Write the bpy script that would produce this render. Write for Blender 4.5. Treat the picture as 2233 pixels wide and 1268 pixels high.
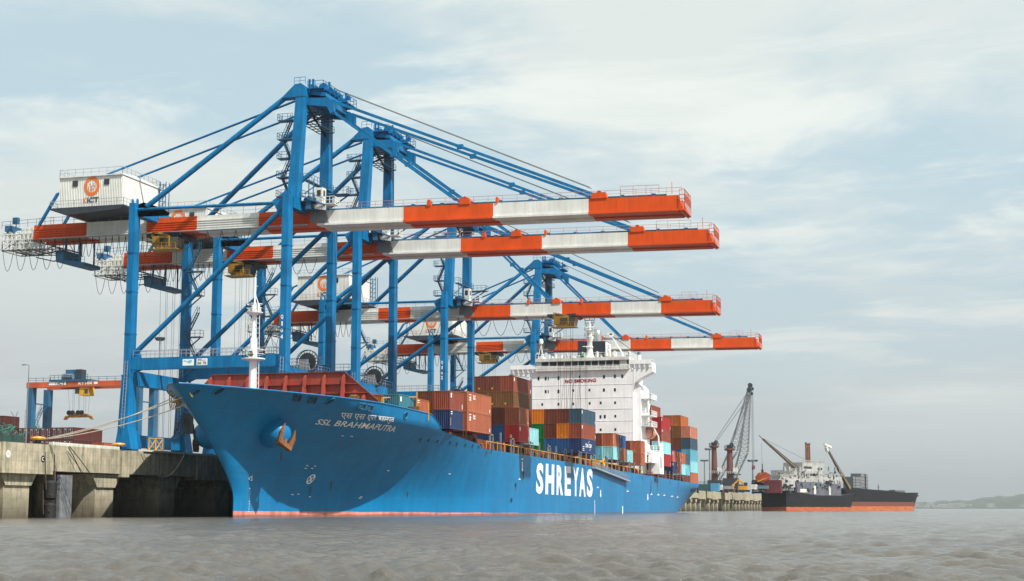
import bpy, math, random
from mathutils import Vector, Matrix
R = math.radians
rnd = random.Random(7)
for o in list(bpy.data.objects): bpy.data.objects.remove(o)
SC = bpy.context.scene
COL = SC.collection

# ------------------------------------------------------------------ camera
FPX, CX, CY, HORIZON, XVP, EYE = 3350.0, 1116.5, 634.0, 1109.5, 2080.0, 1.05
pitch = math.atan((HORIZON - CY) / FPX)
yaw = math.atan((XVP - CX) * math.cos(pitch) / FPX)
cam_d = bpy.data.cameras.new('camera'); cam = bpy.data.objects.new('camera', cam_d); COL.objects.link(cam)
cam.location = (0, 0, EYE); cam.rotation_euler = (math.pi / 2 + pitch, 0, yaw)
cam_d.sensor_width = 36; cam_d.lens = FPX / 2233 * 36; cam_d.clip_start = 0.5; cam_d.clip_end = 20000
SC.camera = cam
# ------------------------------------------------------------------ light
SUN_EL, SUN_AZ = R(50.5), R(115)            # azimuth clockwise from +Y (the quay direction)
sdir = Vector((math.sin(SUN_AZ) * math.cos(SUN_EL), math.cos(SUN_AZ) * math.cos(SUN_EL), math.sin(SUN_EL)))
sd = bpy.data.lights.new('sun', 'SUN'); sd.energy = 5.0; sd.angle = R(0.5); sd.color = (1.0, 0.955, 0.88)
so = bpy.data.objects.new('sun', sd); COL.objects.link(so); so.rotation_euler = sdir.to_track_quat('Z', 'Y').to_euler()
so.location = (60, -60, 120)
SC.view_settings.view_transform = 'Standard'; SC.view_settings.look = 'None'
SC.view_settings.exposure = 0.5; SC.view_settings.gamma = 1.0
W = bpy.data.worlds.new('World'); SC.world = W; W.use_nodes = True
nt = W.node_tree; nt.nodes.clear()
def N(t, tree=None, **kw):
    n = (tree or nt).nodes.new(t)
    for k, v in kw.items(): setattr(n, k, v)
    return n
def build_world():
    L = nt.links.new
    out = N('ShaderNodeOutputWorld'); bg = N('ShaderNodeBackground'); bg.inputs['Strength'].default_value = 0.1
    sky = N('ShaderNodeTexSky', sky_type='NISHITA'); sky.sun_disc = False
    sky.sun_elevation = SUN_EL; sky.sun_rotation = SUN_AZ
    sky.air_density = 1.0; sky.dust_density = 2.0; sky.ozone_density = 1.0
    tc = N('ShaderNodeTexCoord'); sep = N('ShaderNodeSeparateXYZ'); L(tc.outputs['Generated'], sep.inputs[0])
    # clouds live on a flat layer overhead: direction / (height + c)
    ad = N('ShaderNodeMath', operation='ADD'); L(sep.outputs['Z'], ad.inputs[0]); ad.inputs[1].default_value = 0.16
    mx = N('ShaderNodeMath', operation='MAXIMUM'); L(ad.outputs[0], mx.inputs[0]); mx.inputs[1].default_value = 0.05
    dx = N('ShaderNodeMath', operation='DIVIDE'); L(sep.outputs['X'], dx.inputs[0]); L(mx.outputs[0], dx.inputs[1])
    dy = N('ShaderNodeMath', operation='DIVIDE'); L(sep.outputs['Y'], dy.inputs[0]); L(mx.outputs[0], dy.inputs[1])
    cb = N('ShaderNodeCombineXYZ'); L(dx.outputs[0], cb.inputs[0]); L(dy.outputs[0], cb.inputs[1])
    def noise(scale, det, rough, off, dist=0.0, st=(1, 1, 1)):
        mp = N('ShaderNodeMapping'); mp.inputs['Location'].default_value = off; mp.inputs['Scale'].default_value = st
        L(cb.outputs[0], mp.inputs[0])
        n = N('ShaderNodeTexNoise'); n.inputs['Scale'].default_value = scale; n.inputs['Detail'].default_value = det
        n.inputs['Roughness'].default_value = rough; n.inputs['Distortion'].default_value = dist
        L(mp.outputs[0], n.inputs['Vector']); return n.outputs['Fac']
    def ramp(f, a, b, smooth=True):
        m = N('ShaderNodeMapRange'); m.interpolation_type = 'SMOOTHSTEP' if smooth else 'LINEAR'
        L(f, m.inputs['Value']); m.inputs['From Min'].default_value = a; m.inputs['From Max'].default_value = b
        return m.outputs[0]
    def mix(f, a, b):
        m = N('ShaderNodeMix', data_type='RGBA')
        for s, v in ((m.inputs['Factor'], f), (m.inputs[6], a), (m.inputs[7], b)):
            if hasattr(v, 'is_linked'): L(v, s)
            else: s.default_value = v
        return m.outputs[2]
    cover = ramp(noise(0.75, 7, 0.6, (4.1, 1.3, 0), 0.35), 0.42, 0.58)     # broken high cloud
    wisps = ramp(noise(2.3, 8, 0.64, (9.2, 3.3, 0), 0.5, (0.7, 1.3, 1)), 0.48, 0.68)      # brighter wisps
    greys = ramp(noise(0.55, 3, 0.5, (2.7, 8.4, 0)), 0.38, 0.66)
    hazy = mix(0.78, sky.outputs[0], (4.2, 5.4, 5.75, 1))                    # thin veil everywhere
    c = mix(cover, hazy, (5.45, 5.9, 5.75, 1))
    c = mix(wisps, c, (6.3, 6.65, 6.35, 1))
    low = ramp(sep.outputs['Z'], 0.24, 0.02)                                 # bank of grey cloud low down
    gm = N('ShaderNodeMath', operation='MULTIPLY_ADD'); L(greys, gm.inputs[0]); gm.inputs[1].default_value = 0.5; gm.inputs[2].default_value = 0.5
    g2 = N('ShaderNodeMath', operation='MULTIPLY'); L(low, g2.inputs[0]); L(gm.outputs[0], g2.inputs[1])
    c = mix(g2.outputs[0], c, (3.5, 3.65, 3.8, 1))
    c = mix(ramp(sep.outputs['Z'], 0.075, 0.0), c, (2.35, 2.55, 2.65, 1))      # murk along the horizon
    L(c, bg.inputs['Color']); L(bg.outputs[0], out.inputs[0])
build_world()

# ------------------------------------------------------------------ survey helpers: photograph pixel -> point on a known plane
cp, sp_, cyw, syw = math.cos(pitch), math.sin(pitch), math.cos(yaw), math.sin(yaw)
FWD = Vector((-syw * cp, cyw * cp, sp_)); RGT = Vector((cyw, syw, 0)); UPV = RGT.cross(FWD); EYEP = Vector((0, 0, EYE))
def ray(x, y): return FWD + RGT * ((x - CX) / FPX) - UPV * ((y - CY) / FPX)
def onX(x, y, X): r = ray(x, y); return EYEP + r * (X / r.x)
def onY(x, y, Y): r = ray(x, y); return EYEP + r * (Y / r.y)
def onZ(x, y, Z): r = ray(x, y); return EYEP + r * ((Z - EYE) / r.z)

# ------------------------------------------------------------------ mesh helpers
class MB:
    def __init__(s): s.v = []; s.f = []; s.m = []; s.cur = 0
    def add(s, vs, fs):
        n = len(s.v); s.v += [tuple(v) for v in vs]
        for f in fs: s.f.append(tuple(i + n for i in f)); s.m.append(s.cur)
        return s
    def box(s, x0, x1, y0, y1, z0, z1):
        return s.add([(x0,y0,z0),(x1,y0,z0),(x1,y1,z0),(x0,y1,z0),(x0,y0,z1),(x1,y0,z1),(x1,y1,z1),(x0,y1,z1)],
              [(0,3,2,1),(4,5,6,7),(0,1,5,4),(1,2,6,5),(2,3,7,6),(3,0,4,7)])
    def beam(s, p, q, w, h, up=(0,0,1), w2=None, h2=None):
        p, q = Vector(p), Vector(q); d = (q - p).normalized(); u = Vector(up)
        if abs(d.dot(u)) > 0.98: u = Vector((0,1,0)) if abs(d.y) < 0.9 else Vector((1,0,0))
        a = d.cross(u).normalized(); b = a.cross(d).normalized()
        w2 = w if w2 is None else w2; h2 = h if h2 is None else h2
        vs = [p + a*(i*w/2) + b*(j*h/2) for i, j in ((-1,-1),(1,-1),(1,1),(-1,1))] + [q + a*(i*w2/2) + b*(j*h2/2) for i, j in ((-1,-1),(1,-1),(1,1),(-1,1))]
        return s.add(vs, [(0,3,2,1),(4,5,6,7),(0,1,5,4),(1,2,6,5),(2,3,7,6),(3,0,4,7)])
    def tube(s, p, q, r, n=6, r2=None, caps=True): return s.path([p, q], r, n, caps, r2)
    def path(s, pts, r, n=6, caps=True, r2=None):
        pts = [Vector(p) for p in pts]; k = len(pts); vs = []; u = None
        for i, p in enumerate(pts):
            d = (pts[min(i+1,k-1)] - pts[max(i-1,0)]).normalized()
            ref = Vector((0,0,1)) if abs(d.z) < 0.95 else Vector((0,1,0))
            a = d.cross(ref).normalized(); b = a.cross(d)
            rr = r if r2 is None else r + (r2 - r) * i / (k - 1)
            vs += [p + a*(rr*math.cos(2*math.pi*j/n)) + b*(rr*math.sin(2*math.pi*j/n)) for j in range(n)]
        fs = [(i*n+j, i*n+(j+1)%n, (i+1)*n+(j+1)%n, (i+1)*n+j) for i in range(k-1) for j in range(n)]
        if caps: fs += [tuple(range(n))[::-1], tuple(range((k-1)*n, k*n))]
        return s.add(vs, fs)
    def lathe(s, c, prof, n=16, axis=(0,0,1)):
        c = Vector(c); ax = Vector(axis).normalized(); ref = Vector((1,0,0)) if abs(ax.x) < 0.9 else Vector((0,1,0))
        a = ax.cross(ref).normalized(); b = ax.cross(a); k = len(prof)
        vs = [c + ax*h + a*(r*math.cos(2*math.pi*j/n)) + b*(r*math.sin(2*math.pi*j/n)) for r, h in prof for j in range(n)]
        fs = [(i*n+j, i*n+(j+1)%n, (i+1)*n+(j+1)%n, (i+1)*n+j) for i in range(k-1) for j in range(n)]
        return s.add(vs, fs + [tuple(range(n))[::-1], tuple(range((k-1)*n, k*n))])
    def prism(s, poly, a, b, plane='xz'):
        put = {'xz': lambda p, t: (p[0], t, p[1]), 'xy': lambda p, t: (p[0], p[1], t), 'yz': lambda p, t: (t, p[0], p[1])}[plane]
        n = len(poly)
        return s.add([put(p, a) for p in poly] + [put(p, b) for p in poly],
              [tuple(range(n)), tuple(range(2*n-1, n-1, -1))] + [(i, (i+1)%n, n+(i+1)%n, n+i) for i in range(n)])
    def ring(s, c, r, t, n=24, axis='y', w=None):
        c = Vector(c); e = {'y': ((1,0,0),(0,0,1)), 'x': ((0,1,0),(0,0,1)), 'z': ((1,0,0),(0,1,0))}[axis]
        a, b = Vector(e[0]), Vector(e[1]); pts = [c + a*(r*math.cos(2*math.pi*i/n)) + b*(r*math.sin(2*math.pi*i/n)) for i in range(n+1)]
        for i in range(n): s.tube(pts[i], pts[i+1], t, 5, caps=False)
        return s
    def rail(s, pts, h=1.1, step=2.0, r=0.035, mid=True):
        pts = [Vector(p) for p in pts]; up = Vector((0,0,h))
        for p, q in zip(pts, pts[1:]):
            n = max(1, round((q-p).length / step))
            s.beam(p+up, q+up, 2*r, 2*r)
            if mid: s.beam(p+up*0.5, q+up*0.5, 1.5*r, 1.5*r)
            for i in range(n+1): c = p + (q-p)*(i/n); s.beam(c, c+up, 1.8*r, 1.8*r)
        return s
    def stair(s, p, q, w=0.8, n=None, across=(0,1,0)):
        p, q = Vector(p), Vector(q); a = Vector(across)*(w/2); n = n or max(4, int((q-p).length/0.35))
        for sg in (-1,1):
            s.beam(p+a*sg, q+a*sg, 0.07, 0.22)
            s.beam(p+a*sg+Vector((0,0,1)), q+a*sg+Vector((0,0,1)), 0.06, 0.06)
            for i in range(0, 3): c = p+(q-p)*(i/2); s.beam(c+a*sg, c+a*sg+Vector((0,0,1)), 0.05, 0.05)
        for i in range(n): c = p+(q-p)*((i+.5)/n); s.beam(c-a, c+a, 0.25, 0.05)
        return s
    def ladder(s, p, q, w=0.5, side=(1,0,0)):
        p, q = Vector(p), Vector(q); a = Vector(side)*(w/2)
        s.beam(p-a, q-a, .06, .06); s.beam(p+a, q+a, .06, .06); n = max(2, int((q-p).length/0.6))
        for i in range(n): c = p+(q-p)*((i+.5)/n); s.beam(c-a, c+a, .05, .05)
        return s
    def build(s, name, mat, parent=None, loc=None, smooth=False, angle=35):
        me = bpy.data.meshes.new(name); off = Vector(loc) if loc is not None else Vector((0,0,0))
        me.from_pydata([tuple(Vector(v)-off) for v in s.v], [], s.f); 
        for m in (mat if isinstance(mat, (list, tuple)) else [mat]): me.materials.append(m)
        me.polygons.foreach_set('material_index', s.m)
        if smooth:
            me.polygons.foreach_set('use_smooth', [True]*len(me.polygons)); me.set_sharp_from_angle(angle=R(angle))
        me.update(); o = bpy.data.objects.new(name, me); COL.objects.link(o)
        if parent is not None: o.parent = parent
        if loc is not None: o.location = off
        return o
def tag(o, label, cat, group=None, kind=None):
    if label: o['label'] = label
    if cat: o['category'] = cat
    if group: o['group'] = group
    if kind: o['kind'] = kind
    return o
def thing(name, loc, label, cat, group=None, rz=0):
    o = bpy.data.objects.new(name, None); COL.objects.link(o); o.location = loc; o.rotation_euler = (0,0,rz); o.empty_display_size = 1
    return tag(o, label, cat, group)
def text_geo(body, bold=0.0, shear=0.0, space=1.0):
    cu = bpy.data.curves.new('t', 'FONT'); cu.body = body; cu.offset = bold; cu.shear = shear; cu.space_character = space; cu.resolution_u = 3
    ob = bpy.data.objects.new('t', cu); me = bpy.data.meshes.new_from_object(ob)
    vs = [(v.co.x, v.co.y) for v in me.vertices]; fs = [tuple(p.vertices) for p in me.polygons]
    bpy.data.objects.remove(ob); bpy.data.curves.remove(cu); bpy.data.meshes.remove(me)
    x0 = min(v[0] for v in vs); x1 = max(v[0] for v in vs); y0 = min(v[1] for v in vs); y1 = max(v[1] for v in vs)
    return [((x-x0)/(x1-x0), (y-y0)/(y1-y0)) for x, y in vs], fs, (x1-x0)/(y1-y0)
def lettering(mb, body, fn, bold=0.01, shear=0.0, space=1.0):
    """fn maps (u, v) in the unit square of the text to a point"""
    vs, fs, asp = text_geo(body, bold, shear, space); return mb.add([fn(u, v) for u, v in vs], fs)
def flat(o, ux, uz): o, ux, uz = Vector(o), Vector(ux), Vector(uz); return lambda u, v: o + ux*u + uz*v

# ------------------------------------------------------------------ materials
def newmat(name):
    m = bpy.data.materials.new(name); m.use_nodes = True; t = m.node_tree; b = t.nodes['Principled BSDF']; return m, t, b
def rgba(c): return (c[0], c[1], c[2], 1)
def paint(name, col, rough=0.45, dirt=0.3, rust=0.0, scale=0.35, metal=0.0, spec=0.4, coords='Object', stretch=0.12, bump=0.0):
    m, t, b = newmat(name); L = t.links.new
    tc = N('ShaderNodeTexCoord', t)
    n1 = N('ShaderNodeTexNoise', t); n1.inputs['Scale'].default_value = scale; n1.inputs['Detail'].default_value = 6
    L(tc.outputs[coords], n1.inputs['Vector'])
    mp = N('ShaderNodeMapping', t); mp.inputs['Scale'].default_value = (1.6, 1.6, stretch); L(tc.outputs[coords], mp.inputs[0])
    n2 = N('ShaderNodeTexNoise', t); n2.inputs['Scale'].default_value = 1.4; n2.inputs['Detail'].default_value = 5; L(mp.outputs[0], n2.inputs['Vector'])
    mul = N('ShaderNodeMath', t, operation='MULTIPLY'); L(n1.outputs['Fac'], mul.inputs[0]); L(n2.outputs['Fac'], mul.inputs[1])
    mr = N('ShaderNodeMapRange', t); L(mul.outputs[0], mr.inputs['Value'])
    mr.inputs['From Min'].default_value = 0.12; mr.inputs['From Max'].default_value = 0.42
    mr.inputs['To Min'].default_value = 1.0 - dirt; mr.inputs['To Max'].default_value = 1.06
    mx = N('ShaderNodeMix', t, data_type='RGBA', blend_type='MULTIPLY'); mx.inputs['Factor'].default_value = 1
    mx.inputs[6].default_value = rgba(col); L(mr.outputs[0], mx.inputs[7]); cout = mx.outputs[2]
    if rust:
        n3 = N('ShaderNodeTexNoise', t); n3.inputs['Scale'].default_value = 1.1; n3.inputs['Detail'].default_value = 9; n3.inputs['Roughness'].default_value = 0.7
        L(mp.outputs[0], n3.inputs['Vector'])
        rr = N('ShaderNodeMapRange', t); L(n3.outputs['Fac'], rr.inputs['Value']); rr.inputs['From Min'].default_value = 0.68 - rust*0.3; rr.inputs['From Max'].default_value = 0.8 - rust*0.25
        rr.inputs['To Max'].default_value = 0.8
        m2 = N('ShaderNodeMix', t, data_type='RGBA'); L(rr.outputs[0], m2.inputs['Factor']); L(cout, m2.inputs[6]); m2.inputs[7].default_value = (0.13, 0.05, 0.022, 1); cout = m2.outputs[2]
    L(cout, b.inputs['Base Color']); b.inputs['Roughness'].default_value = rough; b.inputs['Metallic'].default_value = metal
    b.inputs['Specular IOR Level'].default_value = spec
    if bump:
        bp = N('ShaderNodeBump', t); bp.inputs['Strength'].default_value = bump; bp.inputs['Distance'].default_value = 0.1
        L(n1.outputs['Fac'], bp.inputs['Height']); L(bp.outputs[0], b.inputs['Normal'])
    return m
BLUE = paint('crane_blue_paint', (0.0, 0.165, 0.39), 0.5, 0.42, 0.03, spec=0.22)
BLUE_D = paint('old_blue_paint', (0.02, 0.12, 0.24), 0.5, 0.4, 0.1)
RED = paint('signal_red_paint', (0.66, 0.080, 0.006), 0.5, 0.2, spec=0.22)
WHITE = paint('white_paint', (0.70, 0.70, 0.66), 0.45, 0.2)
WHITE2 = paint('ship_white_paint', (0.86, 0.86, 0.86), 0.45, 0.16, 0.03)
WHITE3 = paint('weathered_white_paint', (0.70, 0.69, 0.64), 0.5, 0.35, 0.12)
GREY = paint('grey_steel', (0.20, 0.21, 0.22), 0.5, 0.35)
GALV = paint('galvanised_rail', (0.30, 0.33, 0.37), 0.5, 0.2)
BLACK = paint('black_rubber', (0.013, 0.013, 0.014), 0.65, 0.3)
CABLE = paint('black_cable', (0.018, 0.018, 0.02), 0.5, 0.1)
DARK = paint('dark_steel', (0.035, 0.045, 0.06), 0.5, 0.4)
YELLOW = paint('yellow_paint', (0.72, 0.36, 0.02), 0.45, 0.35, 0.12)
OCHRE = paint('ochre_paint', (0.36, 0.185, 0.018), 0.5, 0.45, 0.12)
OXIDE = paint('red_oxide_paint', (0.34, 0.055, 0.032), 0.5, 0.35, 0.05)
DECKRED = paint('deck_red_oxide', (0.20, 0.045, 0.03), 0.6, 0.5, 0.15)
RUSTY = paint('rusty_iron', (0.24, 0.095, 0.03), 0.75, 0.5, 0.3, scale=1.2)
RUSTDK = paint('muddy_iron', (0.09, 0.07, 0.05), 0.8, 0.5, 0.3, scale=1.2)
ROPE = paint('manila_rope', (0.52, 0.46, 0.36), 0.8, 0.2, scale=2)
LETTER_W = paint('white_lettering', (0.85, 0.85, 0.83), 0.5, 0.12)
LETTER_K = paint('black_lettering', (0.02, 0.02, 0.022), 0.5, 0.1)
LETTER_R = paint('red_lettering', (0.36, 0.02, 0.018), 0.5, 0.15)
LETTER_O = paint('orange_lettering', (0.78, 0.17, 0.02), 0.5, 0.15)
STEEL = paint('stainless_steel', (0.62, 0.60, 0.56), 0.28, 0.2, metal=0.9)
FUNNELBLK = paint('funnel_black', (0.022, 0.028, 0.04), 0.45, 0.2)
def glass_mat(name, col, rough=0.08):
    m, t, b = newmat(name); b.inputs['Base Color'].default_value = rgba(col); b.inputs['Roughness'].default_value = rough; b.inputs['Specular IOR Level'].default_value = 0.6; return m
GLASS = glass_mat('dark_window_glass', (0.015, 0.018, 0.022))
CABGLASS = glass_mat('cab_glass', (0.05, 0.045, 0.03))
def concrete(name, col, dark=0.45):
    m, t, b = newmat(name); L = t.links.new; tc = N('ShaderNodeTexCoord', t)
    n1 = N('ShaderNodeTexNoise', t); n1.inputs['Scale'].default_value = 0.6; n1.inputs['Detail'].default_value = 10; n1.inputs['Roughness'].default_value = 0.7; L(tc.outputs['Object'], n1.inputs['Vector'])
    mp = N('ShaderNodeMapping', t); mp.inputs['Scale'].default_value = (1.5, 1.5, 0.12); L(tc.outputs['Object'], mp.inputs[0])
    n2 = N('ShaderNodeTexNoise', t); n2.inputs['Scale'].default_value = 1.5; n2.inputs['Detail'].default_value = 8; L(mp.outputs[0], n2.inputs['Vector'])
    cr = N('ShaderNodeValToRGB', t); e = cr.color_ramp.elements
    e[0].position = 0.38; e[0].color = (col[0]*dark*.8, col[1]*dark, col[2]*dark*0.9, 1); e[1].position = 0.62; e[1].color = rgba(col)
    add = N('ShaderNodeMath', t, operation='ADD'); L(n1.outputs['Fac'], add.inputs[0]); L(n2.outputs['Fac'], add.inputs[1])
    hf = N('ShaderNodeMath', t, operation='MULTIPLY'); L(add.outputs[0], hf.inputs[0]); hf.inputs[1].default_value = 0.5; L(hf.outputs[0], cr.inputs[0])
    # tide line: the foot stays wet and weedy (object z is height over the water)
    sz = N('ShaderNodeSeparateXYZ', t); L(tc.outputs['Object'], sz.inputs[0])
    ad2 = N('ShaderNodeMath', t, operation='MULTIPLY_ADD'); L(n2.outputs['Fac'], ad2.inputs[0]); ad2.inputs[1].default_value = -3.0; L(sz.outputs['Z'], ad2.inputs[2])
    tr = N('ShaderNodeMapRange', t); L(ad2.outputs[0], tr.inputs['Value']); tr.inputs['From Min'].default_value = -1.4; tr.inputs['From Max'].default_value = 1.4
    mx = N('ShaderNodeMix', t, data_type='RGBA'); L(tr.outputs[0], mx.inputs['Factor']); mx.inputs[6].default_value = (0.10, 0.085, 0.055, 1); L(cr.outputs[0], mx.inputs[7])
    # formwork lines
    wv = N('ShaderNodeTexWave', t, bands_direction='Z'); wv.inputs['Scale'].default_value = 0.30; wv.inputs['Distortion'].default_value = 0.6; L(tc.outputs['Object'], wv.inputs['Vector'])
    wr = N('ShaderNodeMapRange', t); L(wv.outputs['Fac'], wr.inputs['Value']); wr.inputs['From Min'].default_value = 0.0; wr.inputs['From Max'].default_value = 0.04; wr.inputs['To Min'].default_value = 0.87
    m3 = N('ShaderNodeMix', t, data_type='RGBA', blend_type='MULTIPLY'); m3.inputs['Factor'].default_value = 1; L(mx.outputs[2], m3.inputs[6]); L(wr.outputs[0], m3.inputs[7])
    n6 = N('ShaderNodeTexNoise', t); n6.inputs['Scale'].default_value = 2.4; n6.inputs['Detail'].default_value = 9; n6.inputs['Roughness'].default_value = 0.75; L(mp.outputs[0], n6.inputs['Vector'])
    r6 = N('ShaderNodeMapRange', t); L(n6.outputs['Fac'], r6.inputs['Value']); r6.inputs['From Min'].default_value = 0.54; r6.inputs['From Max'].default_value = 0.70; r6.inputs['To Max'].default_value = 0.75
    m6 = N('ShaderNodeMix', t, data_type='RGBA'); L(r6.outputs[0], m6.inputs['Factor']); L(m3.outputs[2], m6.inputs[6]); m6.inputs[7].default_value = (0.075, 0.055, 0.035, 1); m3 = m6
    L(m3.outputs[2], b.inputs['Base Color']); b.inputs['Roughness'].default_value = 0.85
    bp = N('ShaderNodeBump', t); bp.inputs['Strength'].default_value = 0.6; bp.inputs['Distance'].default_value = 0.08; L(n1.outputs['Fac'], bp.inputs['Height']); L(bp.outputs[0], b.inputs['Normal'])
    return m
CONC = concrete('quay_concrete', (0.50, 0.42, 0.31), 0.42)
CONC_D = concrete('quay_concrete_worn', (0.33, 0.29, 0.22))
ASPH = concrete('yard_paving', (0.22, 0.21, 0.19))
def container_mat():
    m, t, b = newmat('container_paint'); L = t.links.new; tc = N('ShaderNodeTexCoord', t); oi = N('ShaderNodeObjectInfo', t)
    vm = N('ShaderNodeVectorMath', t, operation='ADD'); L(tc.outputs['Object'], vm.inputs[0])
    sc = N('ShaderNodeMath', t, operation='MULTIPLY'); L(oi.outputs['Random'], sc.inputs[0]); sc.inputs[1].default_value = 90; L(sc.outputs[0], vm.inputs[1])
    mp = N('ShaderNodeMapping', t); mp.inputs['Scale'].default_value = (1.2, 1.2, 0.25); L(vm.outputs[0], mp.inputs[0])
    n = N('ShaderNodeTexNoise', t); n.inputs['Scale'].default_value = 0.9; n.inputs['Detail'].default_value = 8; n.inputs['Roughness'].default_value = 0.65; L(mp.outputs[0], n.inputs['Vector'])
    mr = N('ShaderNodeMapRange', t); L(n.outputs['Fac'], mr.inputs['Value']); mr.inputs['From Min'].default_value = 0.3; mr.inputs['From Max'].default_value = 0.7; mr.inputs['To Min'].default_value = 0.68; mr.inputs['To Max'].default_value = 1.12
    mx = N('ShaderNodeMix', t, data_type='RGBA', blend_type='MULTIPLY'); mx.inputs['Factor'].default_value = 1; L(oi.outputs['Color'], mx.inputs[6]); L(mr.outputs[0], mx.inputs[7])
    n3 = N('ShaderNodeTexNoise', t); n3.inputs['Scale'].default_value = 2.2; n3.inputs['Detail'].default_value = 9; n3.inputs['Roughness'].default_value = 0.75; L(mp.outputs[0], n3.inputs['Vector'])
    rr = N('ShaderNodeMapRange', t); L(n3.outputs['Fac'], rr.inputs['Value']); rr.inputs['From Min'].default_value = 0.63; rr.inputs['From Max'].default_value = 0.74; rr.inputs['To Max'].default_value = 0.75
    m2 = N('ShaderNodeMix', t, data_type='RGBA'); L(rr.outputs[0], m2.inputs['Factor']); L(mx.outputs[2], m2.inputs[6]); m2.inputs[7].default_value = (0.11, 0.045, 0.025, 1)
    L(m2.outputs[2], b.inputs['Base Color']); b.inputs['Roughness'].default_value = 0.5; b.inputs['Specular IOR Level'].default_value = 0.35
    return m
CONT = container_mat()

# ------------------------------------------------------------------ setting: water, quay deck, far shore
def water():
    m, t, b = newmat('muddy_water'); L = t.links.new; tc = N('ShaderNodeTexCoord', t)
    n0 = N('ShaderNodeTexNoise', t); n0.inputs['Scale'].default_value = 0.02; n0.inputs['Detail'].default_value = 5; L(tc.outputs['Object'], n0.inputs['Vector'])
    cr = N('ShaderNodeValToRGB', t); e = cr.color_ramp.elements; e[0].position = 0.35; e[0].color = (0.092, 0.085, 0.074, 1); e[1].position = 0.65; e[1].color = (0.118, 0.106, 0.09, 1)
    L(n0.outputs['Fac'], cr.inputs[0]); L(cr.outputs[0], b.inputs['Base Color'])
    def streak(ax, al, det, off):
        q = N('ShaderNodeMapping', t); q.inputs['Rotation'].default_value = (0, 0, R(-16)); q.inputs['Scale'].default_value = (ax, al, 1); q.inputs['Location'].default_value = (off, off, 0); L(tc.outputs['Object'], q.inputs[0])
        n = N('ShaderNodeTexNoise', t); n.inputs['Scale'].default_value = 1; n.inputs['Detail'].default_value = det; n.inputs['Roughness'].default_value = 0.7; n.inputs['Distortion'].default_value = 0.4; L(q.outputs[0], n.inputs['Vector']); return n.outputs['Fac']
    a1, a2, a3 = streak(1.7, 0.42, 6, 0), streak(0.35, 0.07, 5, 7.3), streak(0.02, 0.008, 4, 3.1)   # painted stand-in for bright and dark ripples; the middle one also sets gust roughness
    w1 = N('ShaderNodeMath', t, operation='ADD'); L(a1, w1.inputs[0]); L(a2, w1.inputs[1])
    w2 = N('ShaderNodeMath', t, operation='ADD'); L(w1.outputs[0], w2.inputs[0]); L(a3, w2.inputs[1])
    def rng(f, a, b, lo, hi):
        q = N('ShaderNodeMapRange', t); L(f, q.inputs['Value'])
        for k_, v in (('From Min', a), ('From Max', b), ('To Min', lo), ('To Max', hi)): q.inputs[k_].default_value = v
        return q.outputs[0]
    L(rng(w2.outputs[0], 1.2, 1.8, 0.48, 0.75), b.inputs['Specular IOR Level']); L(rng(a2, 0.35, 0.65, 0.20, 0.07), b.inputs['Roughness'])
    mw = N('ShaderNodeMix', t, data_type='RGBA', blend_type='MULTIPLY'); mw.inputs['Factor'].default_value = 1; L(cr.outputs[0], mw.inputs[6]); L(rng(w2.outputs[0], 1.2, 1.8, 0.8, 1.25), mw.inputs[7]); L(mw.outputs[2], b.inputs['Base Color'])  # ripple brightness multiplied into the base colour of the water
    b.inputs['IOR'].default_value = 1.33
    mp = N('ShaderNodeMapping', t); mp.inputs['Scale'].default_value = (1.0, 1.6, 1); mp.inputs['Rotation'].default_value = (0, 0, R(20)); L(tc.outputs['Object'], mp.inputs[0])
    n1 = N('ShaderNodeTexNoise', t); n1.inputs['Scale'].default_value = 5.0; n1.inputs['Detail'].default_value = 6; n1.inputs['Roughness'].default_value = 0.62; L(mp.outputs[0], n1.inputs['Vector'])
    bp = N('ShaderNodeBump', t); bp.inputs['Strength'].default_value = 1.0; bp.inputs['Distance'].default_value = 0.06; L(n1.outputs['Fac'], bp.inputs['Height']); L(bp.outputs[0], b.inputs['Normal'])
    rr = random.Random(3); waves = []
    for i in range(64):
        lam = 0.24 * (9.5 ** (i / 63)); th = R(-70) + rr.gauss(0, 1.0)
        waves.append((2*math.pi/lam*math.cos(th), 2*math.pi/lam*math.sin(th), rr.uniform(0, 6.283), 0.0075*lam**0.75*rr.uniform(.5, 1.3), lam))
    rows = [0.0, 3.0, 6.0]; d = 9.0
    while d < 420: rows.append(d); d *= 1.0052
    while d < 15000: rows.append(d); d *= 1.12
    angs = [R(-24) + R(48) * i / 560 for i in range(561)]; a = R(24)
    fan = angs[:]; step = R(0.12)
    while a < R(180) - 0.02: step *= 1.18; a = min(a + min(step, R(9)), R(180)); fan.append(a)
    left = [-x for x in fan if x > R(24) + 1e-6 and x < R(179.9)]
    fan = sorted(left + fan)
    vs, fs = [], []; nA = len(fan)
    import numpy as np
    fa = np.array(fan); base = R(0) + yaw                       # the finer fan looks up the harbour
    for r_ in rows:
        x = -np.sin(fa + base) * r_; y = np.cos(fa + base) * r_; z = np.zeros(nA)
        dr = max(r_ * 0.0052, 0.02)
        for kx, ky, ph, A, lam in waves:
            fade = min(1.0, max(0.0, (lam / dr - 2.0) / 2.0))
            if fade > 0 and 6 < r_ < 420: z += A * fade * (1.45 if lam < 0.9 else 0.65) * np.sin(kx * x + ky * y + ph)
        if 6 < r_ < 420: z += np.maximum(z, 0) * 0.5            # sharper crests
        vs += list(zip(x.tolist(), y.tolist(), z.tolist()))
    for i in range(len(rows) - 1):
        for j in range(nA): k = (j + 1) % nA; fs.append((i*nA+j, (i+1)*nA+j, (i+1)*nA+k, i*nA+k))
    mb = MB(); mb.v = vs; mb.f = fs; mb.m = [0]*len(fs)
    o = mb.build('water', m, smooth=True, angle=180); o['kind'] = 'structure'
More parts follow.
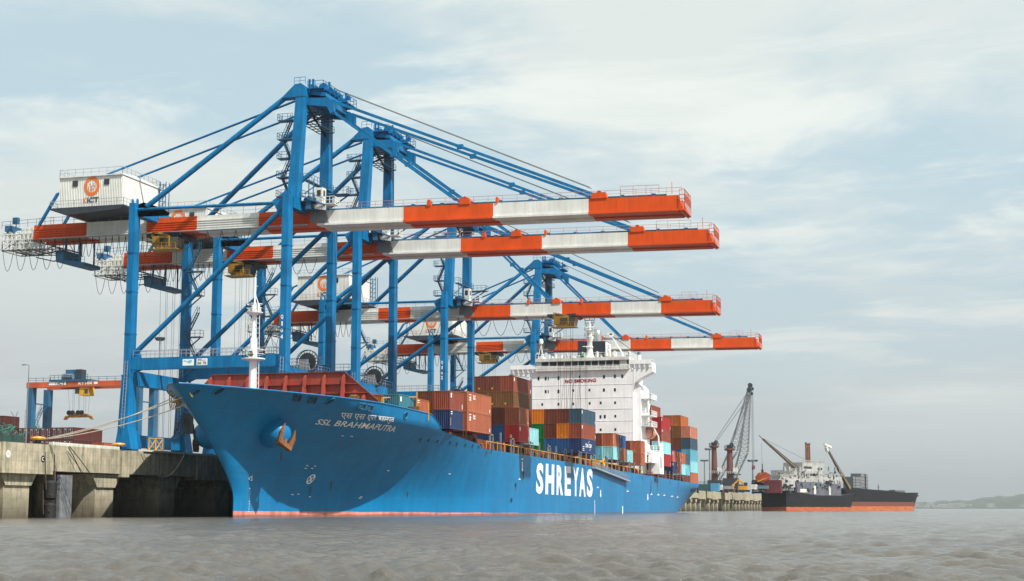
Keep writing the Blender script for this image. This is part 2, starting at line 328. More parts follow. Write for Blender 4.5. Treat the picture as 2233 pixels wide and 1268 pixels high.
    return o
water()
# ------------------------------------------------------------------ quay
XQ, ZQ, XW = -99.0, 8.0, -101.6
def quay():
    d = MB(); d.box(-900, XQ - 3.0, -150, 1500, 5.6, ZQ); o = d.build('quay_deck', ASPH); o['kind'] = 'structure'
    q = thing('quay_wall', (XQ, 150, 0), 'pale concrete quay wall on heavy piers with a whitened cope, running behind the ship', 'quay wall')
    o3 = Vector((XQ, 150, 0))
    def part(mb, name, mat):
        ob = mb.build(name, mat, loc=o3); ob.location = (0,0,0); ob.parent = q; return ob
    c = MB()
    y = 60.0; edges = [60, 90, 120, 135.5, 145.6, 155.5, 170.6, 172.6]
    while edges[-1] < 1400: edges.append(edges[-1] + 18.0)
    for i, (a, b) in enumerate(zip(edges, edges[1:])):
        x0 = XQ if i % 2 else XQ + 0.25
        c.box(XQ - 3.0, x0, a, b - 0.06, 5.3 if i % 2 else 4.9, ZQ + (0.25 if i % 3 else 0.1))
    part(c, 'edge_beam', CONC)
    k = MB(); k.box(XQ - 0.55, XQ - 0.02, 155.6, 170.4, ZQ + 0.26, ZQ + 0.62); k.box(XQ - 0.55, XQ + 0.2, 176, 420, ZQ + 0.26, ZQ + 0.5)
    part(k, 'cope_kerb', concrete('whitewashed_cope', (0.74, 0.70, 0.62), 0.7))
    piers = [(133.6, 137.5), (147.4, 152.3), (166.2, 170.4), (182, 186), (198, 202)]
    yy = 214
    while yy < 1390: piers.append((yy, yy + 3.2)); yy += 12 if yy > 520 else 16
    for a, b in piers[:100]:
        p = MB(); p.box(XQ - 9, XQ - 0.7, a, b, -2, 5.2)
        p.prism([(a - 1.2, 5.2), (a, 3.6), (b, 3.6), (b + 1.2, 5.2)], XQ - 8.8, XQ - 0.45, 'yz'); part(p, 'pier', CONC)
    p = MB(); p.lathe((XQ - 4.0, 160.5, 0), [(1.25, -2), (1.25, 5.3)], 24); ob = part(p, 'round_column', CONC); 
    w = MB(); w.box(XQ - 14, XQ - 9.1, 60, 1400, -2, 5.5); part(w, 'back_wall', concrete('back_wall_shade_black', (0.03, 0.028, 0.025)))  # near-black colour paints in the deep shade under the deck
    w = MB(); w.box(XQ - 0.3, XQ + 0.12, 157.2, 159.8, -1.5, 4.9)
    ob = part(w, 'fender_panel', paint('grey_fender_steel', (0.20, 0.21, 0.23), 0.6, 0.6, 0.15, scale=1.5))
    # painted berth numbers
    t = MB(); X = XQ + 0.262
    t.lathe((X, 146.0 + 0.6, 6.95), [(0.40, 0.0), (0.40, 0.006)], 24, (1,0,0)); part(t, 'number_disc', LETTER_W)
    t = MB(); lettering(t, '111', flat((X + 0.012, 146.35, 6.74), (0,0.5,0), (0,0,0.42)), 0.02); part(t, 'berth_number', LETTER_K)
    t = MB(); X = XQ + 0.015; t.lathe((XQ + 0.262, 153.3, 6.6), [(0.40, 0.0), (0.40, 0.006)], 20, (1,0,0)); part(t, 'number_disc', LETTER_K)
    t = MB(); lettering(t, 'C', flat((XQ + 0.275, 153.08, 6.4), (0,0.4,0), (0,0,0.4)), 0.02); part(t, 'berth_number', LETTER_W)
quay()
def bollard(Y, label):
    r = thing('bollard', (XQ - 0.9, Y, ZQ + 0.25), label, 'bollard', 'yellow bollards on the quay edge')
    m = MB(); m.lathe((0,0,0), [(0.55,0),(0.42,0.12),(0.36,0.5)], 14); m.build('post', DARK, r, smooth=True)
    m = MB(); m.lathe((0,0,0), [(0.36,0.5),(0.78,0.56),(0.86,0.7),(0.78,0.86),(0.3,0.92)], 16); m.build('cap', YELLOW, r, smooth=True)
bollard(153.9, 'yellow capped bollard holding the mooring ropes, left end of the quay')
bollard(171.6, 'yellow capped bollard on the quay edge under the nearest crane')
def fender(Y, label):
    r = thing('rubber_fender', (XQ + 0.55, Y, 0), label, 'fender', 'black fenders hung on the quay')
    for z0, z1 in ((-0.3, 1.7), (2.0, 4.2)):
        m = MB(); m.lathe((0,0,z0), [(0.45,0),(0.72,0.25),(0.72,z1-z0-0.25),(0.45,z1-z0)], 14); m.build('rubber_cylinder', BLACK, r, smooth=True)
    m = MB()
    for a, b in (((-.3,-.9,7.4),(-.1,-.7,3.2)),((-.3,1.0,7.2),(.2,.7,3.6)),((-.1,-.7,3.2),(.6,.75,2.6)),((-.3,-1.0,3.1),(-.2,-.9,.4)),((.5,-.7,2.6),(.4,.9,3.1)),((.4,-.85,.9),(.5,.9,.5))):
        p, q = Vector(a), Vector(b); m.path([p + (q-p)*(i/6) + Vector((0,0,-0.35*math.sin(math.pi*i/6))) for i in range(7)], 0.07, 5)
    m.build('chain', RUSTDK, r)
fender(154.6, 'black rubber fender in rusty chains beside the grey steel panel')
def slack_rope(name, pts, r, label, cat, mat=ROPE, group=None):
    m = MB(); m.path(pts, r, 6); o = m.build(name, mat, loc=pts[0], smooth=True); return tag(o, label, cat, group)

# ------------------------------------------------------------------ ship-to-shore cranes
def crane(yc, num, drop, back, trolley, reelside, label):
    root = thing('ship_to_shore_crane', (XW, yc, ZQ), label, 'crane', 'blue quay cranes along the berth')
    P = lambda mb, name, mat, parent=root, **k: mb.build(name, mat, parent, **k)
    LT, GT, D = 43.3 - drop, 42.0 - drop, drop
    G, HY = -27.6, 9.4
    SZ = 0.55 if trolley < 0 else 4.4
    # legs
    for lx in (0.0, G):
        for s in (-1, 1):
            m = MB(); y = s*HY
            m.beam((lx, y, 14.6), (lx, y, LT), 1.9, 1.15, up=(1,0,0), w2=1.8, h2=1.1)
            m.beam((lx-0.1, y, 2.9), (lx, y, 14.6), 2.9, 1.9, up=(1,0,0), w2=2.3, h2=1.4)
            m.prism([(lx-1.5, 2.6), (lx+1.5, 2.6), (lx+0.8, 6.2), (lx-0.9, 6.2)], y-1.3, y+1.3)
            for z in (14.6, 21.5, 28.5, 35.0): m.box(lx-.62 if z > 15 else lx-.75, lx+.62 if z > 15 else lx+.75, y-1.02 if z > 15 else y-1.2, y+1.02 if z > 15 else y+1.2, z-.09, z+.09)
            for e in (-0.45, 0.45): m.prism([(lx+e-.1, LT-.1), (lx+e+.1, LT-.1), (lx+e+.1, LT+.6), (lx+e, LT+.85), (lx+e-.1, LT+.6)], y-.25, y+.25)
            leg = P(m, 'leg', BLUE)
            b = MB()
            b.prism([(y-3.2, 1.3), (y+3.2, 1.3), (y+2.2, 2.3), (y+.7, 2.55), (y-.7, 2.55), (y-2.2, 2.3)], lx-.55, lx+.55, 'yz')
            for e in (-1.9, 1.9):
                b.prism([(y+e-1.5, .35), (y+e+1.5, .35), (y+e+1.2, 1.25), (y+e-1.2, 1.25)], lx-.7, lx+.7, 'yz')
            b.cur = 1
            for e in (-2.9, -0.9, 0.9, 2.9): b.lathe((lx-.25, y+e, .32), [(.32, 0), (.32, .5)], 12, (1,0,0))
            P(b, 'bogie', [BLUE, DARK], leg)
            if s == -1 or lx == G:      # ladder up the lower leg
                b = MB(); b.ladder((lx+.1, y-1.75, 6), (lx+.1, y-1.15, 17)); P(b, 'ladder', GALV, leg)
    for lx in (0.0, G):
        m = MB(); m.prism([(-HY-.9, 3.0), (HY+.9, 3.0), (HY+.9, 6.0), (HY-1.6, 5.9), (HY-3.2, 5.0), (-HY+3.2, 5.0), (-HY+1.6, 5.9), (-HY-.9, 6.0)], lx-.66, lx+.64, 'yz'); P(m, 'sill_beam', BLUE)
        m = MB(); m.box(lx-.62, lx+.6, -HY+.6, HY-.6, 13.1, 15.45); P(m, 'portal_beam', BLUE)
        m = MB(); m.box(lx-.75, lx+.77, -HY+.8, HY-.8, LT-2.0, LT-.25); P(m, 'cross_beam', BLUE)
    for s in (-1, 1):
        y = s*HY
        m = MB(); m.box(G+.4, -.4, y-.62, y+.62, 15.5, 17.42)
        for lx, d in ((G, 1), (0, -1)): m.prism([(lx+d*.5, 15.52), (lx+d*2.1, 15.52), (lx+d*1.1, 15.1), (lx+d*.7, 13.6), (lx+d*.5, 12.6)], y-.55, y+.55)
        pb = P(m, 'portal_beam', BLUE)
        m = MB(); m.rail([(G+1.0, y-.7, 17.45), (-1.0, y-.7, 17.45)], 1.15, 1.6); m.rail([(G+1.0, y+.7, 17.45), (-1.0, y+.7, 17.45)], 1.15, 1.6); P(m, 'handrail', GALV, pb)
        m = MB(); m.tube((G+.3, y, 17.7), (-.6, y, LT-2.0), 0.42, 14); m.prism([(G+.4, 17.4), (G+2.2, 17.4), (G+1.7, 18.9), (G+.5, 18.6)], y-.12, y+.12); m.prism([(-.5, LT-.4), (-2.5, LT-1.2), (-1.4, LT-3.1), (-.5, LT-4.4)], y-.3, y+.3)
        P(m, 'diagonal_brace', BLUE, smooth=True)
        m = MB(); m.tube((G+.4, y, LT-1.0), (-.5, y, LT-1.25), 0.26, 12); P(m, 'tie_tube', BLUE, smooth=True)
    # pylons and apex
    ZT = 61.0 - drop
    for s in (-1, 1):
        m = MB(); m.beam((-.15, s*6.6, LT-.2), (.35, s*5.3, ZT+.2), 1.9, 1.75, up=(1,0,0), w2=1.6, h2=1.5); P(m, 'pylon', BLUE)
        m = MB(); m.prism([(-3.0, ZT-.6), (-.5, ZT-.55), (1.15, ZT-.5), (1.15, ZT+1.2), (.5, ZT+1.7), (-.6, ZT+1.6)], s*5.3-.95, s*5.3+.95); P(m, 'pylon_cap', BLUE)
        m = MB(); m.tube((-1.6, s*5.3, ZT+.4), (G+2.2, s*HY, LT-.6), 0.45, 14); P(m, 'back_leg', BLUE, smooth=True)
        m = MB(); m.prism([(1.0, ZT-.5), (4.9, ZT-.8), (5.9, ZT-1.6), (5.9, ZT-3.2), (5.3, ZT-3.5), (4.6, ZT-2.2), (1.0, ZT-1.7)], s*4.6-.4, s*4.6+.4); P(m, 'stay_bracket', BLUE)
        yb = s*3.2
        m = MB(); m.tube((-1.8, yb, ZT-.4), (-46.3+back, yb, 47.3-D), 0.2, 8); m.tube((-46.3+back, yb, 47.3-D), (-49.7+back, yb, GT-.1), 0.3, 8); P(m, 'backstay', BLUE, smooth=True)
        so, si = ((49.4, 26.3) if not drop else (45.3, 21.0))
        for nm, a, b in (('forestay', (5.2, s*4.6, ZT-1.2), (so, s*2.4, GT-.2)), ('forestay', (5.5, s*4.6, ZT-3.0), (si, s*2.4, GT+.3))):
            m = MB(); a, b = Vector(a), Vector(b); mid = a + (b-a)*.5
            for p, q in ((a, mid), (mid, b)): m.beam(p, q, .26, .46)
            m.box(mid.x-.5, mid.x+.5, mid.y-.3, mid.y+.3, mid.z-.35, mid.z+.35)
            P(m, nm, BLUE)
    m = MB(); m.box(-.7, 1.0, -4.5, 4.5, ZT-1.0, ZT+.9); m.box(1.1, 4.4, -4.4, 4.4, ZT-1.4, ZT-.5); m.prism([(4.2, ZT+.3), (1.2, ZT+1.0), (1.2, ZT+.2), (4.2, ZT-.3)], -4.4, 4.4)
    for e in (-3, -1, 1, 3): m.lathe((3.2, e-.25, ZT+1.5), [(.85, 0), (.85, .5)], 14, (0,1,0)); m.beam((2.6, e, ZT+.2), (3.2, e, ZT+1.7), .3, .3)
    hd = P(m, 'apex_head', BLUE)
    m = MB(); m.box(1.0, 4.0, -5.2, 2.0, ZT+.95, ZT+1.03); m.box(2.0, 5.4, 2.0, 6.2, ZT+.25, ZT+.33); m.rail([(-1.0,-5.6,ZT+1.7),(1.0,-5.6,ZT+1.7)],1.2,1.2); m.rail([(1.2,-5.2,ZT+1.03),(4.0,-5.2,ZT+1.03),(4.0,2.0,ZT+1.03)],1.2,1.2); m.rail([(4.0,2.0,ZT+.33),(5.4,2.0,ZT+.33),(5.4,6.2,ZT+.33),(2.0,6.2,ZT+.33)],1.2,1.2)
    for yy in (-4.4,-2.2,0,1.6): m.beam((1.0,yy,ZT+.8),(4.0,yy,ZT+.8),.15,.25)
    for yy in (2.4,4.0,5.8): m.beam((1.0,yy,ZT+.0),(5.4,yy,ZT+.1),.15,.3)
    for x, y, hh in ((1.4,-4.8,2.0),(1.8,-4.2,2.2),(3.0,-3.4,1.3),(3.6,-1.6,2.3),(3.4,1.0,1.6),(2.4,.4,1.4),(4.6,3.4,1.5),(3.2,5.0,1.7)): m.box(x-.16,x+.16,y-.16,y+.16,ZT+.3,ZT+1.05+hh*.8); m.lathe((x+.5,y-.2,ZT+1.3),[(.4,0),(.4,.35)],10,(0,1,0))
    P(m, 'apex_platform', BLUE, hd)
    m = MB()
    for z in (ZT-2.4, ZT-4.4):
        for xx in (-.5,.4,1.3,2.2): m.beam((xx,-4.2,z),(xx,4.2,z),.10,.12)
        for yy in (-4.2,-2.4,-.8,.8,2.4,4.2): m.beam((-.5,yy,z),(2.2,yy,z),.12,.12)
        m.rail([(-.5,-4.2,z),(2.2,-4.2,z),(2.2,4.2,z)],1.0,1.4)
    for s in (-1,1): m.beam((.5,-4.4,ZT-1.2),(.5,4.4,ZT-4.8),.25,.25); m.beam((.5,4.4,ZT-1.2),(.5,-4.4,ZT-4.8),.25,.25)
    P(m, 'inspection_platform', DARK, hd)
    m = MB()
    for s in (-.6, .6): m.tube((4.6, s-1.5, ZT+1.6), (so-1, s-1.5, GT+1.2), .045, 4)
    P(m, 'hoist_rope', CABLE)
    # zigzag stair on the pylon
    m = MB(); z = LT + .5; k = 0; lv = []
    while z < ZT - 4.5:
        a, b = (-1.5, -2.9) if k % 2 == 0 else (-2.9, -1.5)
        m.stair((a+.2, -5.9+.3*(k%2), z), (b+.2, -5.9+.3*(k%2), z+3.2), .7, 9); m.box(-3.4, -.6, -6.6, -5.0, z-.14, z); m.rail([(-.7,-6.6,z),(-3.4,-6.6,z),(-3.4,-5.0,z)],1.0,1.0); z += 3.2; k += 1
    m.box(-3.4, -.6, -6.6, -5.0, z-.14, z); m.rail([(-.7,-6.6,z),(-3.4,-6.6,z),(-3.4,-5.0,z)],1.0,1.0)
    P(m, 'pylon_stair', BLUE_D)
    # stairs on the rear legs (far side)
    m = MB(); z = 18.5; k = 0
    while z < LT - 5:
        m.stair((G+1.0 if k%2 else G+3.2, HY-1.5, z), (G+3.2 if k%2 else G+1.0, HY-1.5, z+4.3), .8, 11); m.box(G+.7, G+3.9, HY-2.0, HY-.7, z-.15, z); m.rail([(G+.9,HY-2.0,z),(G+3.9,HY-2.0,z),(G+3.9,HY-.7,z)],1.1,1.1); m.beam((G+.6,HY-1,z-2.4),(G+3.4,HY-1,z-.2),.18,.18); z += 4.3 + (3.0 if k%2 else 0); k += 1
    P(m, 'leg_stair', BLUE_D)
    # walkway high on the pylons
    m = MB(); z = LT + 3.2; m.box(.9, 1.9, -5.4, 5.0, z-.12, z+.02); m.box(.5, 4.6, 5.0, 7.2, z-.45, z-.33); m.rail([(.9,-5.4,z),(1.9,-5.4,z),(1.9,5.0,z)],1.1,1.2); m.rail([(.9,5.0,z-.33),(4.6,5.0,z-.33),(4.6,7.2,z-.33)],1.1,1.0)
    m.beam((.9,-5.0,z-2.2),(1.6,-1.5,z-.1),.15,.15); m.beam((1.0,6.3,z-2.4),(4.2,6.3,z-.4),.2,.2); m.tube((1.8,-5.2,GT),(1.8,-5.2,z),.1,5); m.tube((2.6,-5.2,GT),(2.6,-5.2,z),.1,5)
    P(m, 'pylon_walkway', BLUE_D)
    # girder (fixed) and boom, each a pair of striped boxes
    if not drop:
        st = [(-50.9, 0), (-40.5, 1), (-29.0, 0), (-19.5, 1), (-8.1, 0), (2.3, None)]; bm = [(2.5, 1), (17.5, 0), (32.7, 1), (48.3, 0), (62.5, None)]
    else:
        st = [(-42.0, 0), (-29.0, 1), (-17.3, 0), (-9.9, 1), (2.3, None)]; bm = [(2.5, 0), (12.6, 1), (23.9, 0), (34.4, 1), (45.0, 0), (55.5, None)]
    def striped(bands, z0, z1, slope, name):
        m = MB()
        zz = lambda x, z: z + slope*(x - bands[0][0])
        for (a, c), (b, _) in zip(bands, bands[1:]):
            m.cur = c
            for s in (-1, 1):
                y0, y1 = sorted((s*1.55, s*2.9))
                m.prism([(a, zz(a,z0)), (b, zz(b,z0)), (b, zz(b,z1)), (a, zz(a,z1))], y0, y1)
                if s > 0: m.prism([(a, zz(a,z0)-.12), (b, zz(b,z0)-.12), (b, zz(b,z0)-.05), (a, zz(a,z0)-.05)], -.99, .99)
                m.prism([(a, zz(a,z0)-.32), (b, zz(b,z0)-.32), (b, zz(b,z0)-.02), (a, zz(a,z0)-.02)], *sorted((s*1.0, s*3.25)))
            if name == 'main_girder':
                for kz in range(4): m.prism([(a+.1, zz(a,z0)+.25+.38*kz), (b-.1, zz(b,z0)+.25+.38*kz), (b-.1, zz(b,z0)+.43+.38*kz), (a+.1, zz(a,z0)+.43+.38*kz)], -3.12, -2.9)
            n = max(1, int((b-a)/4))
            for i in range(n): x = a + (b-a)*(i+.5)/n; m.prism([(x-.25, zz(x,z0)+.1), (x+.25, zz(x,z0)+.1), (x+.25, zz(x,z0)+.8), (x-.25, zz(x,z0)+.8)], -1.54, 1.54)
        return m, zz
    m, zf = striped(st, GT-2.3, GT, 0.0, 'main_girder'); gir = P(m, 'main_girder', [RED, WHITE])
    m, zb = striped(bm, GT-2.45, GT-.25, -0.012, 'boom'); boom = P(m, 'boom', [RED, WHITE])
    xt = bm[-1][0]; xs = st[0][0]
    # boom fittings
    for x, h, w in ((so+.6, .95, 2.6), (si+1.6, 1.0, 1.9), (si-4.5, .9, .6), (si+7.0, .9, .4)):
        for s in (-1, 1):
            m = MB(); m.prism([(x-w/2, zb(x,GT-.27)), (x+w/2, zb(x,GT-.27)), (x+w/2*.8, zb(x,GT-.27)+h), (x-w/2*.8, zb(x,GT-.27)+h)], *sorted((s*1.7, s*3.05)))
            m.lathe((x, s*2.4-.5, zb(x,GT-.27)+h), [(min(.35,w*.3),0),(min(.35,w*.3),1.0)], 10, (0,1,0)); P(m, 'stay_bracket', RED, boom)
    m = MB(); m.prism([(xt, zb(xt,GT-2.6)), (xt+.7, zb(xt,GT-3.0)), (xt+.7, zb(xt,GT-2.2)), (xt, zb(xt,GT-.7))], -3.0, 3.0)
    P(m, 'boom_end', RED, boom)
    m = MB()
    for s in (-1, 1): m.tube((3.5, s*1.9, zb(3.5,GT)+.05), (xt-2, s*1.9, zb(xt-2,GT)+.05), .16, 6); 
    for i in range(12): x = 4 + (xt-8)*i/11; m.box(x-.3, x+.3, -2.3, -1.5, zb(x,GT)-.3, zb(x,GT)+.28)
    P(m, 'cable_pipe', BLUE_D, boom)
    m = MB(); m.rail([(3, -2.95, zb(3,GT)-.2), (xt+.6, -2.95, zb(xt,GT)-.2)], 1.1, 2.4, .03); m.rail([(3, 2.95, zb(3,GT)-.2), (xt+.6, 2.95, zb(xt,GT)-.2)], 1.1, 2.4, .03)
    m.rail([(so+4, -2.9, zb(so+4,GT)-.2), (xt-3, -2.9, zb(xt,GT)-.2)], 1.7, 2.0, .03)
    P(m, 'boom_handrail', paint('red_white_rail', (.5,.22,.16), .5, .3) if not bpy.data.materials.get('red_white_rail') else bpy.data.materials['red_white_rail'], boom)
    m = MB(); z = zb(xt,GT)
    m.rail([(xt+.2,-3.0,z-2.6),(xt+1.0,-3.0,z-2.6),(xt+1.0,3.0,z-2.6)],3.2,1.0,.04); m.rail([(xt+.2,-3.0,z-1.4),(xt+1.0,-3.0,z-1.4),(xt+1.0,3.0,z-1.4)],1.2,.7,.04); m.box(xt+.2,xt+1.05,-3.1,3.1,z-2.75,z-2.6); m.tube((xt-1,-2.6,z),(xt-1,-2.6,z+1.9),.05,5)
    P(m, 'boom_tip_cage', RED, boom)
    # ladder marks and hinge plates
    for s in (-1, 1):
      m = MB(); m.prism([(1.2, GT-2.6), (4.6, GT-2.6), (3.6, GT+.6), (2.4, GT+1.4), (1.4, GT+.6)], *sorted((s*2.95, s*3.15)))
      P(m, 'boom_hinge', GREY, boom)
    # walkway along the fixed girder
    m = MB(); m.box(xs+2, 1.0, -4.2, -3.35, GT-2.75, GT-2.66); m.rail([(xs+2,-4.2,GT-2.66),(1.0,-4.2,GT-2.66)],1.0,2.2,.028) if False else None
    m.rail([(xs+1,-2.95,GT),(G-4,-2.95,GT)],1.2,2.2,.03); m.rail([(G+1,-2.95,GT),(-2,-2.95,GT)],1.2,2.2,.03)
    P(m, 'girder_walkway', GALV, gir)
    # white tail cage and truss behind the girder
    m = MB(); x0, x1 = xs - 6.8, xs - .1; z0, z1 = GT-5.0, GT-.2
    for y in (-3.0, -1.0, 1.0, 3.0):
        for i in range(9):
            x = x0 + (x1-x0)*i/8
            if abs(y) == 3.0: m.beam((x,y,z0+(1.2 if i<1 else 0.9)),(x,y,z1-(1.6-.2*i if i<6 else .2)),.13,.13)
            if i < 8 and abs(y)==3.0 and i%2: m.beam((x,y,z0+1.0),(x+(x1-x0)/8,y,z1-1.2),.10,.10)
        for z in (z0+1.0, z0+2.0, GT-2.4, GT-1.4): m.beam((x0,y,z),(x1,y,z),.16,.14)
    for i in range(7):
        x = x0+.5+i*.95
        for z in (z0+1.0, GT-1.3): m.beam((x,-3,z),(x,3,z),.12,.12)
        for z in (GT-2.2, GT-1.0, GT-1.7): m.lathe((x,-2.5+.4*(i%3),z),[(.30,0),(.30,.4)],8,(0,1,0))
    m.box(x1-2.6,x1,-2.6,2.6,GT-2.2,GT-.3)
    P(m, 'tail_cage', WHITE)
    m = MB(); m.box(x0+.3,x0+1.6,-2,2,GT-1.1,GT+.4); m.box(x0+2.4,x0+3.4,-2.9,-2.2,GT+.5,GT+1.6); m.tube((x0+2.9,-2.5,GT-.4),(x0+2.9,-2.5,GT+.5),.1,5); m.rail([(x0+.4,-3,GT-.3),(x1+4,-3,GT+.02)],1.2,1.6,.03)
    P(m, 'tail_platform', BLUE_D)
    m = MB(); a, b = x0+.6, xs+6.0
    for y in (-3.0, 3.0):
        m.beam((a,y,z0+.75),(b,y,z0+.55),.15,.15); m.beam((a+3,y,z0+.4),(a+6.5,y,z0-.45),.18,.18); m.beam((a+6.5,y,z0-.45),(b,y,z0+.35),.18,.18)
        for i in range(9): x = a+(b-a)*i/8; m.beam((x,y,z0+.7),(x,y,GT-2.6),.09,.09)
        m.beam((a+6,y,GT-2.7),(b,y,z0+.6),.16,.16); m.beam((a,y,z0+.8),(a+3,y,GT-2.8),.1,.1); m.beam((a+3,y,GT-2.8),(a+6,y,z0+.6),.1,.1); m.beam((a+3,y,z0+.6),(a+6,y,GT-2.8),.1,.1)
    for i in range(9): x = a+(b-a)*i/8; m.beam((x,-3,z0+.7),(x,3,z0+.7),.1,.1)
    P(m, 'service_truss', DARK)
    m = MB(); a = xs + 4.2
    m.prism([(a, z0+.45), (a+1.6, z0+.45), (a+1.7, z0-1.3), (a+5.8, z0-1.9), (a+5.8, z0-2.5), (a+4.0, z0-2.6), (a+.2, z0-1.6)], -2.6, 2.6)
    for x in (a+1.9, a+4.6):
        for y in (-2.4, 2.4): m.beam((x,y,z0-1.6),(x,y,GT-2.5),.22,.22)
    m.beam((a+4.6,-2.4,z0-1.6),(a+1.9,-2.4,GT-2.5),.1,.1); m.rail([(a+1.8,-2.6,z0-1.4),(a+5.8,-2.6,z0-2.0)],1.1,1.0,.03)
    P(m, 'service_basket', BLUE_D)
    # festoon cables
    def loops(xa, xb, n, sag, y):
        m = MB()
        for i in range(n):
            a, b = xa+(xb-xa)*i/n, xa+(xb-xa)*(i+1)/n
            m.path([(a+(b-a)*t/8, y, GT-2.7-sag*(1-((t-4)/4)**2)) for t in range(9)], .055, 4, caps=False)
        P(m, 'festoon_cable', CABLE)
    loops(xs-6, xs+7, 5, 2.6 if False else 5.3, -3.3); tx = trolley
    loops(xs+8, min(xs+20, tx-6), 9, 3.4, -3.2)
    if tx > 0: loops(-14, tx-4, 9, 4.2, -3.2)
    else:
        loops(min(xs+20, tx-6), tx-3, 3, 3.8, -3.2); loops(tx+3, tx+16, 5, 3.0, -3.2)
    # machinery house on the girder
    hx0, hx1, hy0, hy1 = -43.2+back, -31.2+back, -7.6, 5.4; z0, z1 = 43.6-D, 48.9-D
    m = MB(); n = 38; pts = []
    for i in range(n):
        a = hx0+(hx1-hx0)*i/n; w = (hx1-hx0)/n
        pts += [(a, hy0), (a+.35*w, hy0), (a+.5*w, hy0+.07), (a+.85*w, hy0+.07)]
    pts += [(hx1, hy0), (hx1, hy1), (hx0, hy1)]
    m.prism(pts, z0, z1, 'xy'); hs = P(m, 'machinery_house', WHITE)
    m = MB(); roof = [(hy0-.2, z1+.004), (hy0-.2, z1+.18), (hy0+3.5, z1+.5), (hy0+7.5, z1+.45), (hy1-1.5, z1+.25), (hy1+.2, z1+.05), (hy1+.2, z1+.004)]
    m.prism(roof, hx0-.15, hx1+.15, 'yz'); P(m, 'roof', WHITE, hs)
    for px in (.22, .72):
        m = MB(); x = hx0+(hx1-hx0)*px; m.box(x-.05, x+.95, hy0-.09, hy0-.01, z1-1.55, z1-.6); P(m, 'window', GLASS, hs)
    m = MB(); cx = (hx0+hx1)/2+.25; m.ring((cx, hy0-.03, z0+3.55), 1.25, .0, 2) if False else None
    for i in range(36):
        a0, a1 = 2*math.pi*i/36, 2*math.pi*(i+1)/36; cz = z0+3.6
        q = [(cx+r*math.cos(t), hy0-.02, cz+r*1.12*math.sin(t)) for r, t in ((.95,a0),(1.5,a0),(1.5,a1),(.95,a1))]; m.add(q, [(0,1,2,3)])
    P(m, 'emblem_ring', LETTER_O, hs)
    m = MB()
    for a, b in (((-.45,.35),(-.2,.5)),((.2,.5),(.5,.35)),((-.35,.15),(-.1,.1)),((.15,.1),(.4,.15)),((0,.1),(-.15,-.3)),((-.15,-.3),(.15,-.32)),((-.35,-.5),(.35,-.5)),((.55,.2),(.5,-.5)),((-.55,.2),(-.5,-.4)),((-.2,-.8),(.2,-.8))):
        m.beam((cx+a[0], hy0-.03, cz+a[1]), (cx+b[0], hy0-.03, cz+b[1]), .02, .09)
    P(m, 'emblem_face', LETTER_O, hs)
    m = MB(); lettering(m, 'K', flat((cx-1.5, hy0-.03, z0+.75), (.62,0,0), (0,0,.95)), .03); P(m, 'emblem_letter', LETTER_O, hs)
    m = MB(); lettering(m, 'ICT', flat((cx-.78, hy0-.03, z0+.75), (2.2,0,0), (0,0,.95)), .04); P(m, 'emblem_lettering', LETTER_K, hs)
    m = MB(); m.prism([(hx0-1.2, z0-.05), (hx1+1.0, z0-.05), (hx1+1.0, z0-.3), (hx1+.2, z0-.75), (hx0+2.6, z0-1.35), (hx0-1.0, z0-.35)], hy0-1.0, hy1+1.0); m.box(hx0+3, hx1, -2.6, 2.6, GT+.02, z0-.8); P(m, 'house_floor', DARK, hs)
    m = MB(); m.rail([(hx0-1.1, hy0-.95, z0), (hx1+.9, hy0-.95, z0), (hx1+.9, hy1, z0)], 1.15, 1.2, .03); m.rail([(hx0-1.1, hy0-.95, z0), (hx0-1.1, hy1, z0)], 1.15, 1.2, .03)
    m.rail([(hx0, hy0, z1+.2), (hx1, hy0, z1+.2), (hx1, hy1, z1+.2), (hx0, hy1, z1+.2), (hx0, hy0, z1+.2)], 1.2, 1.5, .03); P(m, 'house_handrail', GALV, hs)
    m = MB(); x = hx1+.2; y = hy1-.6
    for e in ((0,0),(1.2,0),(0,1.2),(1.2,1.2)): m.beam((x+e[0],y+e[1],z0),(x+e[0],y+e[1],z1+1.2),.12,.12)
    for i in range(6): m.beam((x,y,z0+i),(x+1.2,y,z0+i+1),.08,.08); m.beam((x,y,z0+i+1),(x+1.2,y,z0+i+1),.1,.1)
    P(m, 'house_ladder', BLUE_D, hs)
    # anchor plates beside the house (blue gable plates over the landside legs)
    for s in (-1, 1):
      m = MB(); m.prism([(G-.2, LT-.3), (G+1.5, LT+.2), (G+4.8, LT-.9), (G+6.4, LT-1.9), (G+6.2, LT-2.3), (G-.2, LT-2.2)], s*HY-.35 - (0 if s>0 else -.5), s*HY+.15)
      P(m, 'anchor_plate', BLUE)
    # trolley with the operator's cab
    m = MB(); m.box(tx-3.2, tx+3.0, -3.4, 3.4, GT-3.25, GT-2.75); m.box(tx-1.4, tx+1.6, -2.8, 2.8, GT-3.7, GT-3.2)
    for e in (-2.6, 2.4): m.lathe((tx+e, -3.0, GT-3.1), [(.4,0),(.4,6)], 10, (0,1,0))
    tr = P(m, 'trolley', DARK)
    m = MB(); m.prism([(tx-1.6, GT-3.3), (tx+1.6, GT-3.3), (tx+1.6, GT-5.4), (tx-1.0, GT-5.4), (tx-1.6, GT-4.9)], -4.2, -1.2); m.box(tx-2.0, tx-1.5, -4.0, -1.4, GT-3.4, GT-2.9); m.beam((tx-1.7,-4.1,GT-2.6),(tx+1.4,-4.1,GT-3.2),.2,.25); P(m, 'operator_cab', OCHRE, tr)
